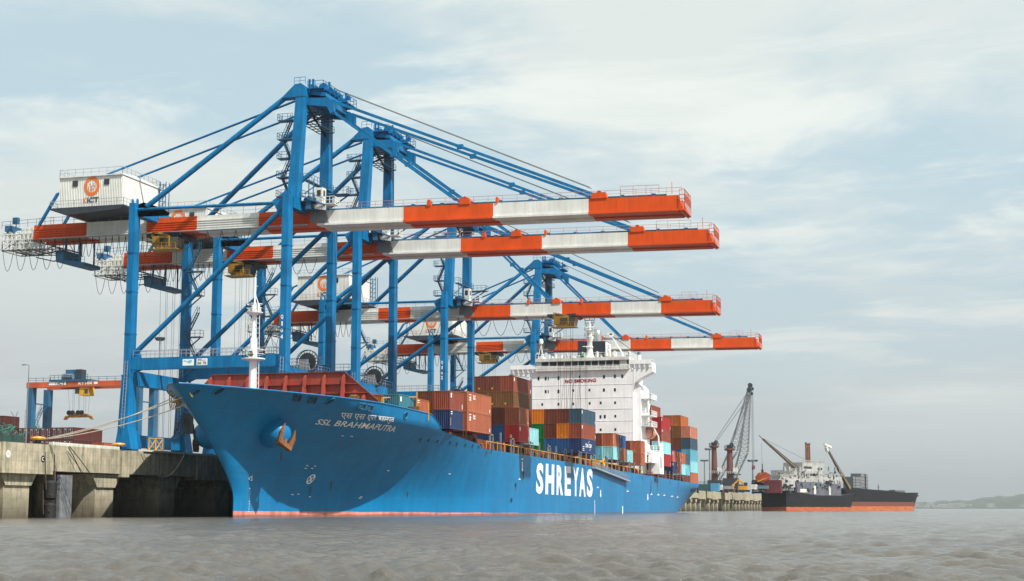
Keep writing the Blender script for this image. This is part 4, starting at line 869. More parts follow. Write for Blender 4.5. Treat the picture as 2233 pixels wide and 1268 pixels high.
# red breakwater across the foredeck
def breakwater():
    Yb = 186.5; A = [onY(x, y, Yb) for x, y in ((462,819),(752,812),(832,880),(440,850))]
    x0, x1, x2 = A[0].x, A[1].x, A[2].x; zt0, zt1 = A[0].z, A[1].z; zb = 13.0
    m = MB(); m.prism([(x0-2.2, zb), (x2+.3, zb), (x2, A[2].z), (x1, zt1), (x0, zt0), (x0-1.6, zt0-1.6)], Yb, Yb+.18); pl = sp(m, 'breakwater', OXIDE)
    m = MB(); n = 8; xs = [x0 + (x1-x0)*(i/7.0) for i in range(8)] + [x1+(x2-x1)*.55]
    for i, x in enumerate(xs):
        zt = zt0 + (zt1-zt0)*min(1, i/7) if i < 8 else zt1 + (A[2].z-zt1)*.62
        m.prism([(Yb-.02, zt-.1), (Yb-.35, zt-.55), (Yb-.75, zb+1.2), (Yb-1.7, zb), (Yb-.02, zb)], x-.13, x+.13, 'yz')
        m.box(x-.3, x+.3, Yb-1.15, Yb-1.05, zb, zb+.1)
        m.beam((x, Yb-.4, zt-.55), (x, Yb-1.2, zb+.5), .5, .06, up=(0,1,0))
    sp(m, 'stiffener', OXIDE, pl)
    m = MB()
    for z in (14.6, 15.9, 17.1):
        e = x1 + (x2-x1)*max(0, min(1, (zt1-z)/(zt1-A[2].z))); m.box(x0-1.4, e-.15, Yb-.36, Yb-.01, z, z+.10)
    sp(m, 'girder', OXIDE, pl)
    m = MB(); m.beam((x0, Yb-.08, zt0+.02), (x1, Yb-.08, zt1+.02), .3, .12); m.beam((x1, Yb-.08, zt1+.02), (x2, Yb-.08, A[2].z), .3, .12); sp(m, 'edge_bar', DECKRED, pl)
breakwater()
# foremast
def foremast():
    Ym = 174.0; bx = onY(551, 845, Ym).x; Z = lambda y: onY(551, y, Ym).z
    m = MB(); m.lathe((bx, Ym, 0), [(.52,12.6),(.46,Z(782)),(.43,Z(740)),(.28,Z(735)),(.25,Z(688)),(.25,Z(684)),(.10,Z(682)),(.09,Z(618)),(.04,Z(604))], 16); fm = sp(m, 'foremast', WHITE2, smooth=True)
    z = Z(782); m = MB(); m.lathe((bx, Ym, z-.35), [(.5,0),(1.45,.22),(1.45,.34)], 18); m.rail([(bx+1.4*math.cos(t), Ym+1.4*math.sin(t), z) for t in [2*math.pi*i/10 for i in range(11)]], 1.05, .9, .03); sp(m, 'lamp_platform', WHITE2, fm)
    m = MB(); m.lathe((bx+.05, Ym-.5, z+.55), [(.20,0),(.44,.15),(.46,.65),(.38,.7)], 18, (.15,-1,-.1)); hn = sp(m, 'fog_horn', WHITE2, fm, smooth=True)
    m = MB(); m.lathe((bx+.16, Ym-1.21, z+.475), [(.37,0),(.36,.02)], 18, (.15,-1,-.1)); sp(m, 'horn_mouth', paint('horn_green', (.18,.26,.10), .5, .3), fm)
    z = Z(680); m = MB(); m.lathe((bx, Ym, z-.5), [(.3,0),(1.05,.3),(1.08,.42)], 16); m.rail([(bx+1.05*math.cos(t), Ym+1.05*math.sin(t), z-.08) for t in [2*math.pi*i/8 for i in range(9)]], 1.0, .9, .03); m.box(bx-.1,bx+.6,Ym-.3,Ym+.3,z-.05,z+.9); m.beam((bx+.1,Ym,Z(645)),(bx+.9,Ym,z),.08,.08); sp(m, 'crow_nest', WHITE2, fm); m = MB(); m.beam((bx-.5,Ym,Z(625)),(bx+.4,Ym,Z(625)),.06,.06); sp(m, 'mast_yard', WHITE2, fm)
    m = MB(); m.ladder((bx+.72, Ym-.25, 13.0), (bx+.62, Ym-.25, Z(690)), .42); sp(m, 'mast_ladder', WHITE2, fm)
    m = MB(); m.tube((bx-.2,Ym,Z(690)),(bx-1,Ym+10,14),.025,4); m.tube((bx+.3,Ym,Z(690)),(bx+6,Ym+6,14),.025,4); sp(m, 'mast_stay', CABLE, fm)
foremast()
# foredeck gear: yellow winch frames and rails aft of the breakwater
def foredeck():
    m = MB(); a, b = onY(760,858,183), onY(785,862,183); m.box(a.x+.2,b.x-.2,182.7,183.3,12.8,a.z-.35); m.lathe((a.x+.3,183,a.z-.5),[(.3,0),(.3,.9)],12,(1,0,0)); m.rail([(a.x-.8,182.3,13.6),(b.x+.6,182.3,13.6)],1.3,.7,.05); sp(m, 'winch', RUSTY)
    m = MB(); p = onY(867,880,197); m.box(p.x-.4,p.x+.4,196.6,197.4,13.0,p.z+.3); m.lathe((p.x-.2,196.9,p.z+.4),[(.3,0),(.3,.8)],10,(0,1,0)); m.box(p.x+.6,p.x+3.2,196.5,197.4,13.0,p.z-.5); sp(m, 'deck_machinery', RUSTY)
    m = MB(); p = onY(909,880,199); 
    for dx in (0, 1.7): m.box(p.x+dx-.06,p.x+dx+.06,198.94,199.06,13.0,p.z+(1.6 if dx==0 else .1))
    q = onY(835,868,192); m.beam((q.x,191.8,q.z),(p.x,198.9,onY(909,866,199).z),.12,.12); m.box(q.x-.15,q.x+.15,191.7,192,12.8,q.z); sp(m, 'bulwark_rail', YELLOW)
    # hanging mooring platform on the far bow
    y = 159.0; x = XC - half(159, 13.5); m = MB()
    m.box(x-1.0,x+.3,y-.4,y+2.2,13.1,13.3); m.rail([(x-1.0,y-.4,13.3),(x-1.0,y+2.2,13.3)],1.1,.5,.05); m.lathe((x-.3,y+.4,14.2),[(.35,0),(.35,.9)],10,(1,0,0)); m.beam((x-.6,y+.5,13.3),(x+.8,y+.5,15.4),.3,.3)
    for i in range(7): m.beam((x-1+.2*i,y-.4,13.1),(x-1+.2*i,y,12.3),.07,.07)
    sp(m, 'pilot_platform', OCHRE)
foredeck()
# side rail, stanchions and hatch coaming between the deck edge and the cargo
def side_gear():
    m = MB(); y = 225.0
    while y < 415:
        z = topz(y); y2 = min(y+12, 415); m.prism([(y, z-.02), (y2, topz(y2)-.02), (y2, topz(y2)+1.75), (y, z+1.75)], -71.6, -70.9, 'yz'); y = y2 + .25
    sp(m, 'hatch_coaming', DECKRED)
    m = MB(); m.box(-95, -70.6, 212, 228.2, 10.9, 12.2); sp(m, 'hatch_cover', DECKRED)
    m = MB(); y = 226.0; r_ = random.Random(5)
    while y < 414:
        z = topz(y); m = MB(); w = r_.uniform(.4,1.5); h = r_.uniform(.8,2.0); m.box(-70.85, -70.2, y, y+w, z, z+h*.7)
        m.lathe((-70.5, y+w/2, z+h*.7), [(.25,0),(.3,h*.15),(.15,h*.3)], 10); sp(m, 'deck_fitting', r_.choice([RUSTY, OXIDE, DECKRED, DARK])); y += r_.uniform(1.6,4.0)
    m = MB(); y = 227.0; k = 0
    while y < 350:
        z = topz(y); m = MB(); m.box(-68.35, -68.1, y, y+.22, z, z+2.3+.6*(1 if y<250 else .4)); 
        if k % 2 == 0: m.box(-68.35, -68.1, y+1.6, y+1.82, z, z+2.3); m.box(-68.35,-68.1,y,y+1.82,z+2.15,z+2.35)
        sp(m, 'cargo_stanchion', GREY); y += 5.9; k += 1
    y = 368.0
    while y < 415: z = topz(y); m = MB(); m.box(-68.35,-68.1,y,y+.22,z,z+2.0); sp(m, 'cargo_stanchion', GREY); y += 5.2
    m = MB(); ys = [225+4*i for i in range(48)]
    m.rail([(-68.15, y, topz(y)) for y in ys if y < 350], 1.15, 1.9, .05, mid=False); sp(m, 'side_rail', YELLOW)
    m = MB(); m.rail([(-68.12, y, topz(y)) for y in ys if y > 346], 1.1, 1.9, .035); sp(m, 'after_rail', OXIDE)
    m = MB(); m.beam((-67.6, 296, 9.0), (-67.5, 329.0, 6.9), .8, .30); m.rail([(-67.2,296,9.1),(-67.1,329,7.0)],1.0,2.0,.035); m.rail([(-67.95,296,9.1),(-67.85,329,7.0)],1.0,2.0,.035); sp(m, 'gangway', GALV)
    m = MB(); m.ring((-68.0, 306.6, topz(306)+1.0), .75, .22, 20, 'x'); sp(m, 'life_ring', YELLOW, smooth=True)
    m = MB(); m.rail([(-69.2,296,topz(296)),(-68.0,296,topz(296)),(-68.0,303,topz(303))],1.3,.8,.06); sp(m, 'gangway_rail', YELLOW)
    m = MB(); m.box(-97, -69.5, 416.8, 424, 7.3, 7.62); m.box(-68.5,-68.05,428.2,428.9,5.3,7.7); m.rail([(-68.3,417,5.5),(-68.3,427,5.4)],1.6,1.2,.06); m.box(-96,-70,423,424,5.3,7.3); sp(m, 'poop_platform', DARK)
side_gear()
# accommodation tower
def tower():
    Y0, Y1 = 354.0, 366.0; at = lambda x, y, Y=Y0: onY(x, y, Y)
    xl, xr = at(1160,900).x, at(1381,900).x; xR = at(1396,900, Y0).x
    zb = 9.2; zw = at(1300,808).z; zt = at(1300,797).z
    m = MB(); m.box(xl, xr, Y0, Y1, zb, zw); tw = sp(m, 'bridge_tower', WHITE2)
    m = MB()
    for y in (838.5, 867, 892, 918, 944):
        z = at(1300, y+1).z; m.box(xl+.1, xr-.02, Y0-.05, Y0-.01, z, z+.045)
    m.box(xr+.0, xr+.03, Y0+.6, Y1, at(1300,868).z, at(1300,868).z+.07); sp(m, 'deck_seam', WHITE2, tw)
    # side casing, curved under the wing
    W_ = at(1423,810).x; m = MB()
    m.prism([(xr+.0, zb), (xR, zb), (xR, at(1396,845).z), (xR-.9, at(1390,835).z), (xr, at(1380,833).z)], Y0+1.0, Y1-.6)
    sp(m, 'side_casing', WHITE2, tw)
    curve = [(1381,855),(1381,846),(1384,836),(1392,828),(1404,821),(1423,811),(1423,797),(1381,800)]
    m = MB(); m.prism([(at(x,y).x, at(x,y).z) for x, y in curve], Y0+.02, Y0+4.0)
    lw = [(1161,830),(1152,823),(1113,817),(1113,803),(1170,805)]
    m.prism([(at(x,y).x, at(x,y).z) for x, y in lw], Y0+.02, Y0+4.0); m.box(at(1113,800).x, W_, Y0+.03, Y0+3.98, zw-.15, zw); wg = sp(m, 'bridge_wing', WHITE2)
    for a, b in ((1114,1168),(1368,1421)):
        m = MB()
        xa, xb = at(a,800).x, at(b,800).x; z = zw+.05; z1 = at(1396,794 if a > 1200 else 800).z
        m.prism([(xa, z1), (xb, z1), (xb, z1+1.0), (xa, z1+1.0)], Y0-.35, Y0-.2); m.prism([(xa, z1-.9), (xb, z1-.9), (xb, z1), (xa, z1)], Y0-.05, Y0+.4)
        for i in range(5): x = xa + (xb-xa)*(i+.5)/5; m.prism([(x-.08, z1-.9), (x+.08, z1-.9), (x+.08, z1+.02), (x-.08, z1+.02)], Y0-.34, Y0-.06)
        m.box(xa, xb, Y0+3.7, Y0+3.9, zw, zw+1.2); sp(m, 'wing_bulwark', WHITE2, wg)
    m = MB()
    m.box(W_-.2, W_, Y0+.0, Y0+3.9, zw-.3, at(1423,790).z); sp(m, 'wing_end', WHITE2, wg)
    m = MB(); x = at(1391,790).x; m.lathe((x, Y0+1.5, zw+.4), [(.62,0),(.48,2.1),(.46,3.1)], 14); sp(m, 'searchlight_post', WHITE2, wg, smooth=True)
    m = MB(); m.lathe((x, Y0+1.5, zw+3.45), [(.2,0),(.42,.1),(.46,.7),(.3,.8)], 12); sp(m, 'searchlight', GREY, wg, smooth=True)
    m = MB(); xa = at(1402,784).x; m.box(xa, W_-.1, Y0+.5, Y0+3.0, at(1410,786).z, at(1410,783.5).z); 
    for e in (xa+.2, W_-.3): m.box(e-.06,e+.06,Y0+.6,Y0+.7,zw,at(1410,786).z)
    sp(m, 'wing_canopy', WHITE3, wg)
    # wheelhouse
    xa, xb = at(1170,790).x, at(1372,790).x; z0 = zw+.01; z1 = at(1300,787).z
    m = MB(); m.box(xa, xb, Y0-.6, Y1-1.5, zw+.02, at(1300,799).z); m.box(xa, xb, Y0-.35, Y1-2, at(1300,799).z+.0, z1); m.box(xa-.1, xb+.15, Y0-.7, Y1-1.2, z1+.004, at(1300,780).z); wh = sp(m, 'wheelhouse', WHITE3)
    for a, b in ((1181,1196),(1199,1214),(1216,1229.5),(1231.5,1245.5),(1247.5,1260),(1262,1274),(1276,1288.5),(1290.5,1304),(1306.5,1320),(1322,1336),(1338,1351)):
        m = MB(); p, q = at(a, 799, Y0-.36), at(b, 790, Y0-.36); m.box(p.x+.04, q.x-.04, Y0-.42, Y0-.36, p.z+.08, z1-.1); sp(m, 'bridge_window', GLASS, wh)
    m = MB(); zr = at(1300,780).z
    m.rail([(xa, Y0-.6, zr), (xb, Y0-.6, zr)], 1.1, 1.3, .035); m.rail([(xb, Y0-.6, zr), (xb, Y1-2, zr)], 1.1, 1.3, .035)
    m.rail([(xa, Y0-.62, at(1300,806).z), (xb, Y0-.62, at(1300,806).z)], .9, 1.0, .035); sp(m, 'monkey_island_rail', WHITE2, wh)
    r_ = random.Random(2); m = MB()
    for i in range(26):
        x = xa+.5+(xb-xa-1)*i/25; m.box(x-.12, x+.12, Y0+r_.uniform(.2,4), Y0+4.4, zr, zr+r_.uniform(.5,1.7))
    sp(m, 'deck_equipment', WHITE3, wh)
    # windows of the front
    def win(x, y, w, h):
        m = MB(); p, q = at(x-w/2, y+h/2), at(x+w/2, y-h/2); m.box(p.x, q.x, Y0-.03, Y0+.02, p.z, q.z); fr = sp(m, 'window', GLASS, tw)
        m = MB(); t = .07; m.box(p.x-t, q.x+t, Y0-.05, Y0-.005, p.z-t, p.z); m.box(p.x-t, q.x+t, Y0-.05, Y0-.005, q.z, q.z+t); m.box(p.x-t, p.x, Y0-.05, Y0-.005, p.z+.001, q.z-.001); m.box(q.x, q.x+t, Y0-.05, Y0-.005, p.z+.001, q.z-.001); sp(m, 'window_frame', WHITE3, fr) if False else None
    for x, y, w, h in ((1174.5,826,4,7.5),(1190,826,4,7.5),(1195.7,826,1.8,7.5),(1218,825,4.2,7.5),(1264,822,3.6,5),(1317,822,4.4,7.5),(1341,821,4.2,7.5),(1357,821,4,7.5),
        (1190,854.5,4,7),(1195.7,854.5,1.8,7),(1218,854,4.2,7.5),(1250,852,3.8,5.5),(1285.5,851,3.8,5.5),(1317,851,4.4,7),(1341,850.5,4.2,7),
        (1182.5,882.5,3.6,5.5),(1218,882,4,5.5),(1250,881,3.8,5.5),(1286,880,3.8,5.5),(1310,879,3.8,5.8),(1341.5,878.5,3.8,5.8),
        (1309.5,909.5,4,7.5),(1319,909,4,7.5),(1342,908,3.8,5.8),(1310,937.5,3.8,5.5),(1342,937,3.8,5.5)): win(x, y, w, h)
    m = MB(); p, q = at(1232.5,836), at(1300,826.5); lettering(m, 'NO SMOKING', flat((p.x, Y0-.055, p.z), (q.x-p.x,0,.12), (0,0,q.z-p.z)), .03, 0, 1.05); sp(m, 'no_smoking_sign', LETTER_R, tw)
    m = MB()
    for x in (1244, 1256, 1264.5, 1265.5, 1279, 1276): m.tube(at(x,800,Y0-.8), at(x+(x-1262)*.12,905,Y0-1.4), .03, 4)
    sp(m, 'signal_halyard', CABLE, tw)
    # radar mast
    mx = at(1282,760).x; zb_ = zr; Zp = lambda y: at(1282, y, Y0+2).z; yy = Y0+2.0
    m = MB(); m.lathe((mx, yy, 0), [(1.3,zb_),(.8,Zp(772)),(.66,Zp(762)),(.9,Zp(758)),(.62,Zp(755)),(.6,Zp(745)),(1.0,Zp(738)),(1.0,Zp(735)),(.55,Zp(733)),(.7,Zp(725)),(1.15,Zp(722)),(.35,Zp(720)),(.3,Zp(708)),(.12,Zp(700))], 14); rm = sp(m, 'radar_mast', WHITE3, smooth=True)
    m = MB()
    for y, w in ((699,1.2),(705,1.1),(712,.8)): m.beam((mx-w, yy, Zp(y)), (mx+w, yy, Zp(y)), .16, .16); m.beam((mx+w, yy, Zp(y)), (mx+w, yy, Zp(y)+.6), .12, .12); m.beam((mx-w, yy, Zp(y)), (mx-w, yy, Zp(y)+.5), .12, .12)
    m.tube((mx, yy, Zp(705)), (mx, yy, Zp(692)), .07, 5); m.tube((mx+.55,yy,Zp(720)),(mx+.55,yy,Zp(697)),.05,5); m.tube((mx-1.1,yy,Zp(716)),(mx-1.1,yy,Zp(694)),.06,5); sp(m, 'signal_yard', DARK, rm)
    m = MB()
    for y in (735, 722): m.rail([(mx+1.25*math.cos(t), yy+1.25*math.sin(t), Zp(y)) for t in [2*math.pi*i/8 for i in range(9)]], .9, .8, .035)
    m.beam((mx-1.6,yy-1.2,Zp(714)),(mx+1.2,yy-1.2,Zp(716)),.25,.18); m.beam((mx-1.5,yy-1.2,Zp(757)),(mx+.3,yy-1.2,Zp(757)),.22,.16); sp(m, 'radar_scanner', WHITE2, rm)
    m = MB(); p = at(1180,745,Y0+1); m.lathe((p.x, Y0+1, p.z), [(.3,-.7),(.5,-.5),(.52,0),(.4,.45),(.1,.62)], 14)
    for e in (-.7,.7): m.beam((p.x+e,Y0+.6,zr),(p.x,Y0+1,p.z-.6),.09,.09)
    m.beam((p.x,Y0+1.8,zr),(p.x,Y0+1,p.z-.6),.09,.09); sp(m, 'satellite_dome', WHITE2, wh, smooth=True)
    m = MB(); p = at(1270,776); m.lathe((p.x,Y0,zr),[(.35,0),(.4,.2),(.35,1.0),(.2,1.2)],10); sp(m, 'compass_cover', paint('green_paint',(.01,.20,.10),.5,.2), wh, smooth=True)
    # funnel
    Yf = 369.5; p, q = at(1290,778,Yf), at(1320,744,Yf); m = MB(); x1 = q.x; m.box(p.x-2.0, x1, Yf, Yf+6.5, zt-6, q.z); fn = sp(m, 'funnel', FUNNELBLK)
    m = MB(); m.box(x1+.001, x1+.05, Yf+.15, Yf+6.3, q.z-3.6, q.z-.15); pn = sp(m, 'funnel_panel', LETTER_W, fn)
    m = MB(); m.lathe((x1+.052, Yf+3.2, q.z-1.9), [(1.35,0),(1.35,.012)], 24, (1,0,0)); sp(m, 'funnel_emblem', paint('emblem_navy',(.05,.12,.2),.5,.1), fn)
    m = MB(); m.ring((x1+.075, Yf+3.2, q.z-1.9), .95, .1, 20, 'x'); m.beam((x1+.075,Yf+2.4,q.z-2.3),(x1+.075,Yf+4.0,q.z-1.5),.03,.3); sp(m, 'funnel_emblem_ring', LETTER_W, fn)
    c = at(1303,744,Yf+2); zt2 = at(1303,717,Yf+2).z; r0 = 1.05; m = MB(); m.lathe((c.x, Yf+2, q.z-.2), [(r0*1.05,0),(r0,(zt2-q.z)*.55),(r0*.9,(zt2-q.z)*.8),(r0*.6,(zt2-q.z)*.95),(.1,zt2-q.z+.2)], 20); sp(m, 'exhaust_pipe', STEEL, fn, smooth=True)
    m = MB(); p = at(1272,745,Yf); m.box(p.x-1.2, p.x+.5, Yf-1, Yf+2, zt-3, p.z); sp(m, 'engine_casing', FUNNELBLK, fn)
    # stores crane on the wing side
    a, b = at(1376,800,Y0+2.5), at(1333,732,Y0+2.5); m = MB(); m.beam(a, b, .4, .4, w2=.28, h2=.28); m.lathe(b, [(.5,-.3),(.5,.3)], 10, (0,1,0)); m.box(b.x-.9,b.x+.4,b.y-.3,b.y+.3,b.z+.1,b.z+.6)
    p = at(1363,776,Y0+2.5); m.box(p.x-.7,p.x+.3,p.y-.5,p.y+.5,zr-.2,p.z+.6); jb = sp(m, 'stores_crane', WHITE2)
    m = MB(); e = at(1391,773,Y0+1.5); m.tube(b, e, .05, 4); m.tube(b+Vector((.3,0,-.3)), e, .05, 4); sp(m, 'crane_rope', CABLE, jb)
    # outside stairs, lifeboat deck and davit house at the side
    X0 = xR; m = MB()
    for y in (868, 905, 928, 1008):
        m = MB(); z = at(1396,y).z; m.box(X0+.01, X0+2.3, Y0+1.2, Y0+9.0, z-.12, z); m.rail([(X0+.1,Y0+1.2,z),(X0+2.3,Y0+1.2,z),(X0+2.3,Y0+9,z)],1.1,.9,.04); sp(m, 'side_gallery', WHITE2, tw)
    m = MB()
    z1, z2, z3 = at(1396,868).z, at(1396,905).z, at(1396,928).z
    m.stair((X0+1.1,Y0+2,z2),(X0+1.1,Y0+6,z1),.8,10,(1,0,0)); m.stair((X0+1.1,Y0+7,z3),(X0+1.1,Y0+3,z2),.8,8,(1,0,0)); sp(m, 'outside_stair', WHITE2, tw)
    Yd = 361.0; m = MB(); p, q = at(1420,1024,Yd), at(1438,985,Yd); m.box(p.x, q.x, Yd, Yd+5.5, topz(Yd)+.6, q.z); dv = sp(m, 'davit_house', WHITE2)
    m = MB(); m.box(q.x+.001,q.x+.03,Yd+1.2,Yd+2.4,topz(Yd)+2.0,topz(Yd)+4.6); sp(m, 'door_opening', GLASS, dv)
    m = MB(); p2 = at(1405,1015,Yd); m.box(p2.x-.5, p.x-.02, Yd+.3, Yd+4, topz(Yd)+.5, at(1405,985,Yd).z); sp(m, 'shelter', WHITE3, dv)
    m = MB(); m.box(p2.x-.35,p2.x+.9,Yd+.24,Yd+.29,topz(Yd)+1.6,topz(Yd)+5.0); sp(m, 'doorway', GLASS, dv)
    m = MB(); c = at(1413,943,Yd+1)
    for y in (Yd+.2, Yd+5.2):
        pts = [at(x, yy_, y) for x, yy_ in ((1402,918),(1397,928),(1395,945),(1398,962),(1408,976),(1424,988))]; m.path(pts, .28, 6)
        m.beam(at(1402,918,y), at(1420,925,y), .3, .3); m.beam(at(1420,925,y), at(1436,952,y), .22, .22); m.beam(at(1436,952,y), at(1438,985,y), .3, .3)
    m.box(at(1400,970,Yd).x, at(1437,970,Yd).x, Yd, Yd+5.4, at(1400,985,Yd).z-.1, at(1400,983,Yd).z); m.rail([(at(1402,970,Yd).x,Yd,at(1400,983,Yd).z),(at(1437,970,Yd).x,Yd,at(1400,983,Yd).z)],1.1,.6,.05); m.rail([(at(1437,970,Yd).x,Yd,at(1400,983,Yd).z),(at(1437,970,Yd).x,Yd+5,at(1400,983,Yd).z)],1.8,.6,.05)
    sp(m, 'davit', WHITE2, dv)
    lb = thing('lifeboat', (c.x, Yd+.3, c.z), 'salmon orange covered lifeboat hanging in white davits beside the bridge tower', 'lifeboat')
    m = MB(); pr = [(.15,-.9),(.9,-.3),(1.45,.8),(1.6,2.6),(1.5,4.2),(.9,5.4),(.2,5.9)]; m.lathe((0,0,0), pr, 18, (0,1,0)); m.v = [(x*.95, y, z*1.0) for x, y, z in m.v]; hl = m.build('body', paint('lifeboat_salmon', (.70,.28,.19), .45, .25), lb, smooth=True)
    m = MB(); m.ring((0,.3,-.25), 1.3, .09, 20, 'y'); m.path([(1.6*math.sin(t),1.2,-.2+1.5*math.cos(t)) for t in (-1.4,-.7,0,.7,1.4)], .06, 5); m.build('fender_rope', DARK, lb)
    m = MB(); m.box(-.7,.7,-.15,.4,.35,.8); m.build('window', GLASS, lb)
tower()
# ------------------------------------------------------------------ containers
PAL = {'maroon': (.105,.030,.028), 'brick red': (.26,.062,.035), 'brown': (.17,.048,.028), 'orange brown': (.42,.125,.060), 'salmon': (.56,.21,.13), 'rust orange': (.36,.105,.025),
       'bright orange': (.66,.20,.015), 'scarlet': (.50,.035,.025), 'crimson': (.38,.018,.022), 'navy': (.018,.045,.13), 'mid blue': (.02,.10,.28), 'slate blue': (.04,.085,.13), 'teal': (.04,.17,.22),
       'pale cyan': (.28,.60,.64), 'sky blue': (.12,.42,.55), 'green': (.012,.16,.035), 'olive brown': (.17,.075,.025), 'pink red': (.52,.11,.09), 'dark green': (.015,.09,.06)}
_cm = {}
def container_mesh(L_, H, pitch=.30):
    k = (round(L_,2), round(H,2))
    if k in _cm: return _cm[k]
    m = MB(); w = 1.22; d = .10; po = .16
    for x in (-w, w-po):                                    # corner posts
        for y in (0, L_-po): m.box(x, x+po, y, y+po, 0, H)
    m.box(-w+po, w-po, .01, .11, .0, .16); m.box(-w+po, w-po, .01, .11, H-.13, H); m.box(-w+po, w-po, L_-.11, L_-.01, .0, .16); m.box(-w+po, w-po, L_-.11, L_-.01, H-.13, H)
    for x in (-w+.01, w-.11): m.box(x, x+.10, po, L_-po, .0, .16); m.box(x, x+.10, po, L_-po, H-.10, H)
    m.box(-w+.11, w-.11, .11, L_-.11, H-.09, H-.03); m.box(-w+.11, w-.11, .11, L_-.11, .05, .12)
    def corr(a, b, put):
        n = max(4, round((b-a)/pitch)); p = []
        for i in range(n):
            s = (b-a)/n; t = a+s*i; p += [(t, 0), (t+.36*s, 0), (t+.5*s, d), (t+.86*s, d)]
        p.append((b, 0)); vs = [put(t, e, .15) for t, e in p] + [put(t, e, H-.11) for t, e in p]; k2 = len(p)
        m.add(vs, [(i, i+1, k2+i+1, k2+i) for i in range(k2-1)])
    corr(po, L_-po, lambda t, e, z: (w-.03-e, t, z)); corr(po, L_-po, lambda t, e, z: (-w+.03+e, t, z))
    corr(-w+po, w-po, lambda t, e, z: (t, .03+e, z)); corr(-w+po, w-po, lambda t, e, z: (t, L_-.03-e, z))
    me = bpy.data.meshes.new('container'); me.from_pydata(m.v, [], m.f); me.materials.append(CONT); me.update()
    _cm[k] = me; return me
def mark_mesh(kind, L_, H):
    key = (kind, round(L_,2), round(H,2))
    if key in _cm: return _cm[key]
    m = MB(); x = 1.222
    if kind == 'code':      # owner's code in small white figures down the side and end
        for z, w_ in ((H-.35,1.5),(H-.65,1.2)): m.box(x, x+.006, .45, .45+w_*(.5 if L_<7 else 1), z, z+.14)
        for i in range(5): m.box(x, x+.006, .32, .46, .5+.22*i, .62+.22*i)
    elif kind == 'stripe':
        for i in range(8): m.box(x, x+.006, .25, .42, .5+.24*i, .64+.24*i)
        m.box(x, x+.006, L_-.7, L_-.45, .3, .6)
    elif kind == 'plate': m.box(x, x+.006, .35, .85, H-1.0, H-.35); m.box(x, x+.006, L_-.55, L_-.3, .3, 1.0)
    elif kind == 'tag': m.box(-.45, -.12, -.012, -.004, .35, .68)
    elif kind == 'big': lettering(m, '146', lambda u, v: Vector((x+.006, .9+1.0*v, H-.4-1.0*u)), .02); lettering(m, '25', lambda u, v: Vector((x+.006, 2.9+1.0*v, H-.4-.7*u)), .02); m.box(x, x+.006, 11.2, 11.5, .3, .8)
    elif kind == 'cma': lettering(m, 'CMA CGM', flat((x+.006, 3.2, H*.42), (0,5.2,0), (0,0,.75)), .03); m.beam((x+.006,5.6,H*.72),(x+.006,6.6,H*.88),.01,.09); m.beam((x+.006,6.6,H*.24),(x+.006,7.3,H*.32),.01,.09); [m.box(x, x+.006, .8, 2.2, .5+.35*i, .62+.35*i) for i in range(3)]
    me = bpy.data.meshes.new('marking'); me.from_pydata(m.v, [], m.f); me.update(); _cm[key] = me; return me
TIERS = {1: ['single layer'], 2: ['bottom', 'top'], 3: ['bottom', 'middle', 'top'], 4: ['bottom', 'second', 'third', 'top'], 5: ['bottom', 'second', 'third', 'fourth', 'top']}
COLN = ['outer stack', 'second stack', 'third stack', 'fourth stack', 'fifth stack', 'sixth stack', 'seventh stack']
def container(Xr, Y, z, L_, H, colour, label, group, marks=None, jit=True):
    o = bpy.data.objects.new('shipping_container', container_mesh(L_, H-.03)); COL.objects.link(o)
    o.location = (Xr - 1.22, Y, z); c = PAL[colour]; k = rnd.uniform(.88, 1.14) if jit else 1; o.color = (c[0]*k, c[1]*k, c[2]*k, 1)
    tag(o, label, 'container', group)
    if marks:
        me = mark_mesh(marks, L_, H)
        if not me.materials: me.materials.append(YELLOW if marks == 'tag' else LETTER_W)
        q = bpy.data.objects.new('marking', me); COL.objects.link(q); q.parent = o
    return o
def bay(Y, L_, z0, H, cols, where, x0=-68.15, group='containers stacked on the ship', marks={}):
    for c, tiers in cols.items():
        n = len(tiers)
        for i, col in enumerate(tiers):
            if not col: continue
            t = TIERS[n][i]
            lab = f"{col} container, {t + ' of ' if n > 1 else 'alone in '}the {COLN[c]} {where}"
            container(x0 - 2.5*c, Y, z0 + H*i, L_, H, col, lab, group, marks.get((c, i)) or rnd.choice(['code','stripe','plate','tag','code',None]))
bay(193.2, 6.1, 13.3, 2.95, {1: ['teal'], 2: ['rust orange'], 3: ['rust orange']}, 'directly behind the red breakwater')
bay(200.1, 5.4, 13.2, 2.95, {1: ['orange brown']}, 'just aft of the teal container')
bay(207.2, 6.1, 12.27, 2.71, {0: ['navy', 'brick red'], 1: ['brown', 'brown']}, 'over the blue bow step', marks={(0,1): 'plate', (0,0): 'code'})
bay(215.4, 12.2, 12.36, 2.91, {0: ['orange brown', 'orange brown'], 1: ['brown', 'brown']}, 'in the long row by the bow step', marks={(0,1): 'big', (0,0): 'big'})
bay(243.6, 6.1, 11.89, 2.83, {0: ['scarlet', 'orange brown'], 1: ['mid blue', 'brown'], 2: ['mid blue', 'brown']}, 'where the side rail begins', marks={(0,0): 'plate', (0,1): 'stripe'})
bay(250.2, 5.9, 11.73, 2.84, {0: ['pale cyan']}, 'right behind the scarlet container', marks={(0,0): 'stripe'})
bay(266.6, 12.2, 10.9, 2.80, {3: ['brown', 'brown', 'brick red', 'olive brown', 'brick red'], 4: ['brown', 'brown', 'brown', 'olive brown', 'brown'], 5: ['brown', 'brown', 'brown', 'olive brown', 'brown']}, 'in the tall block before the tower', marks={(3,4): 'plate', (4,4): 'tag', (5,4): 'tag', (4,3): 'tag', (3,3): 'tag'})
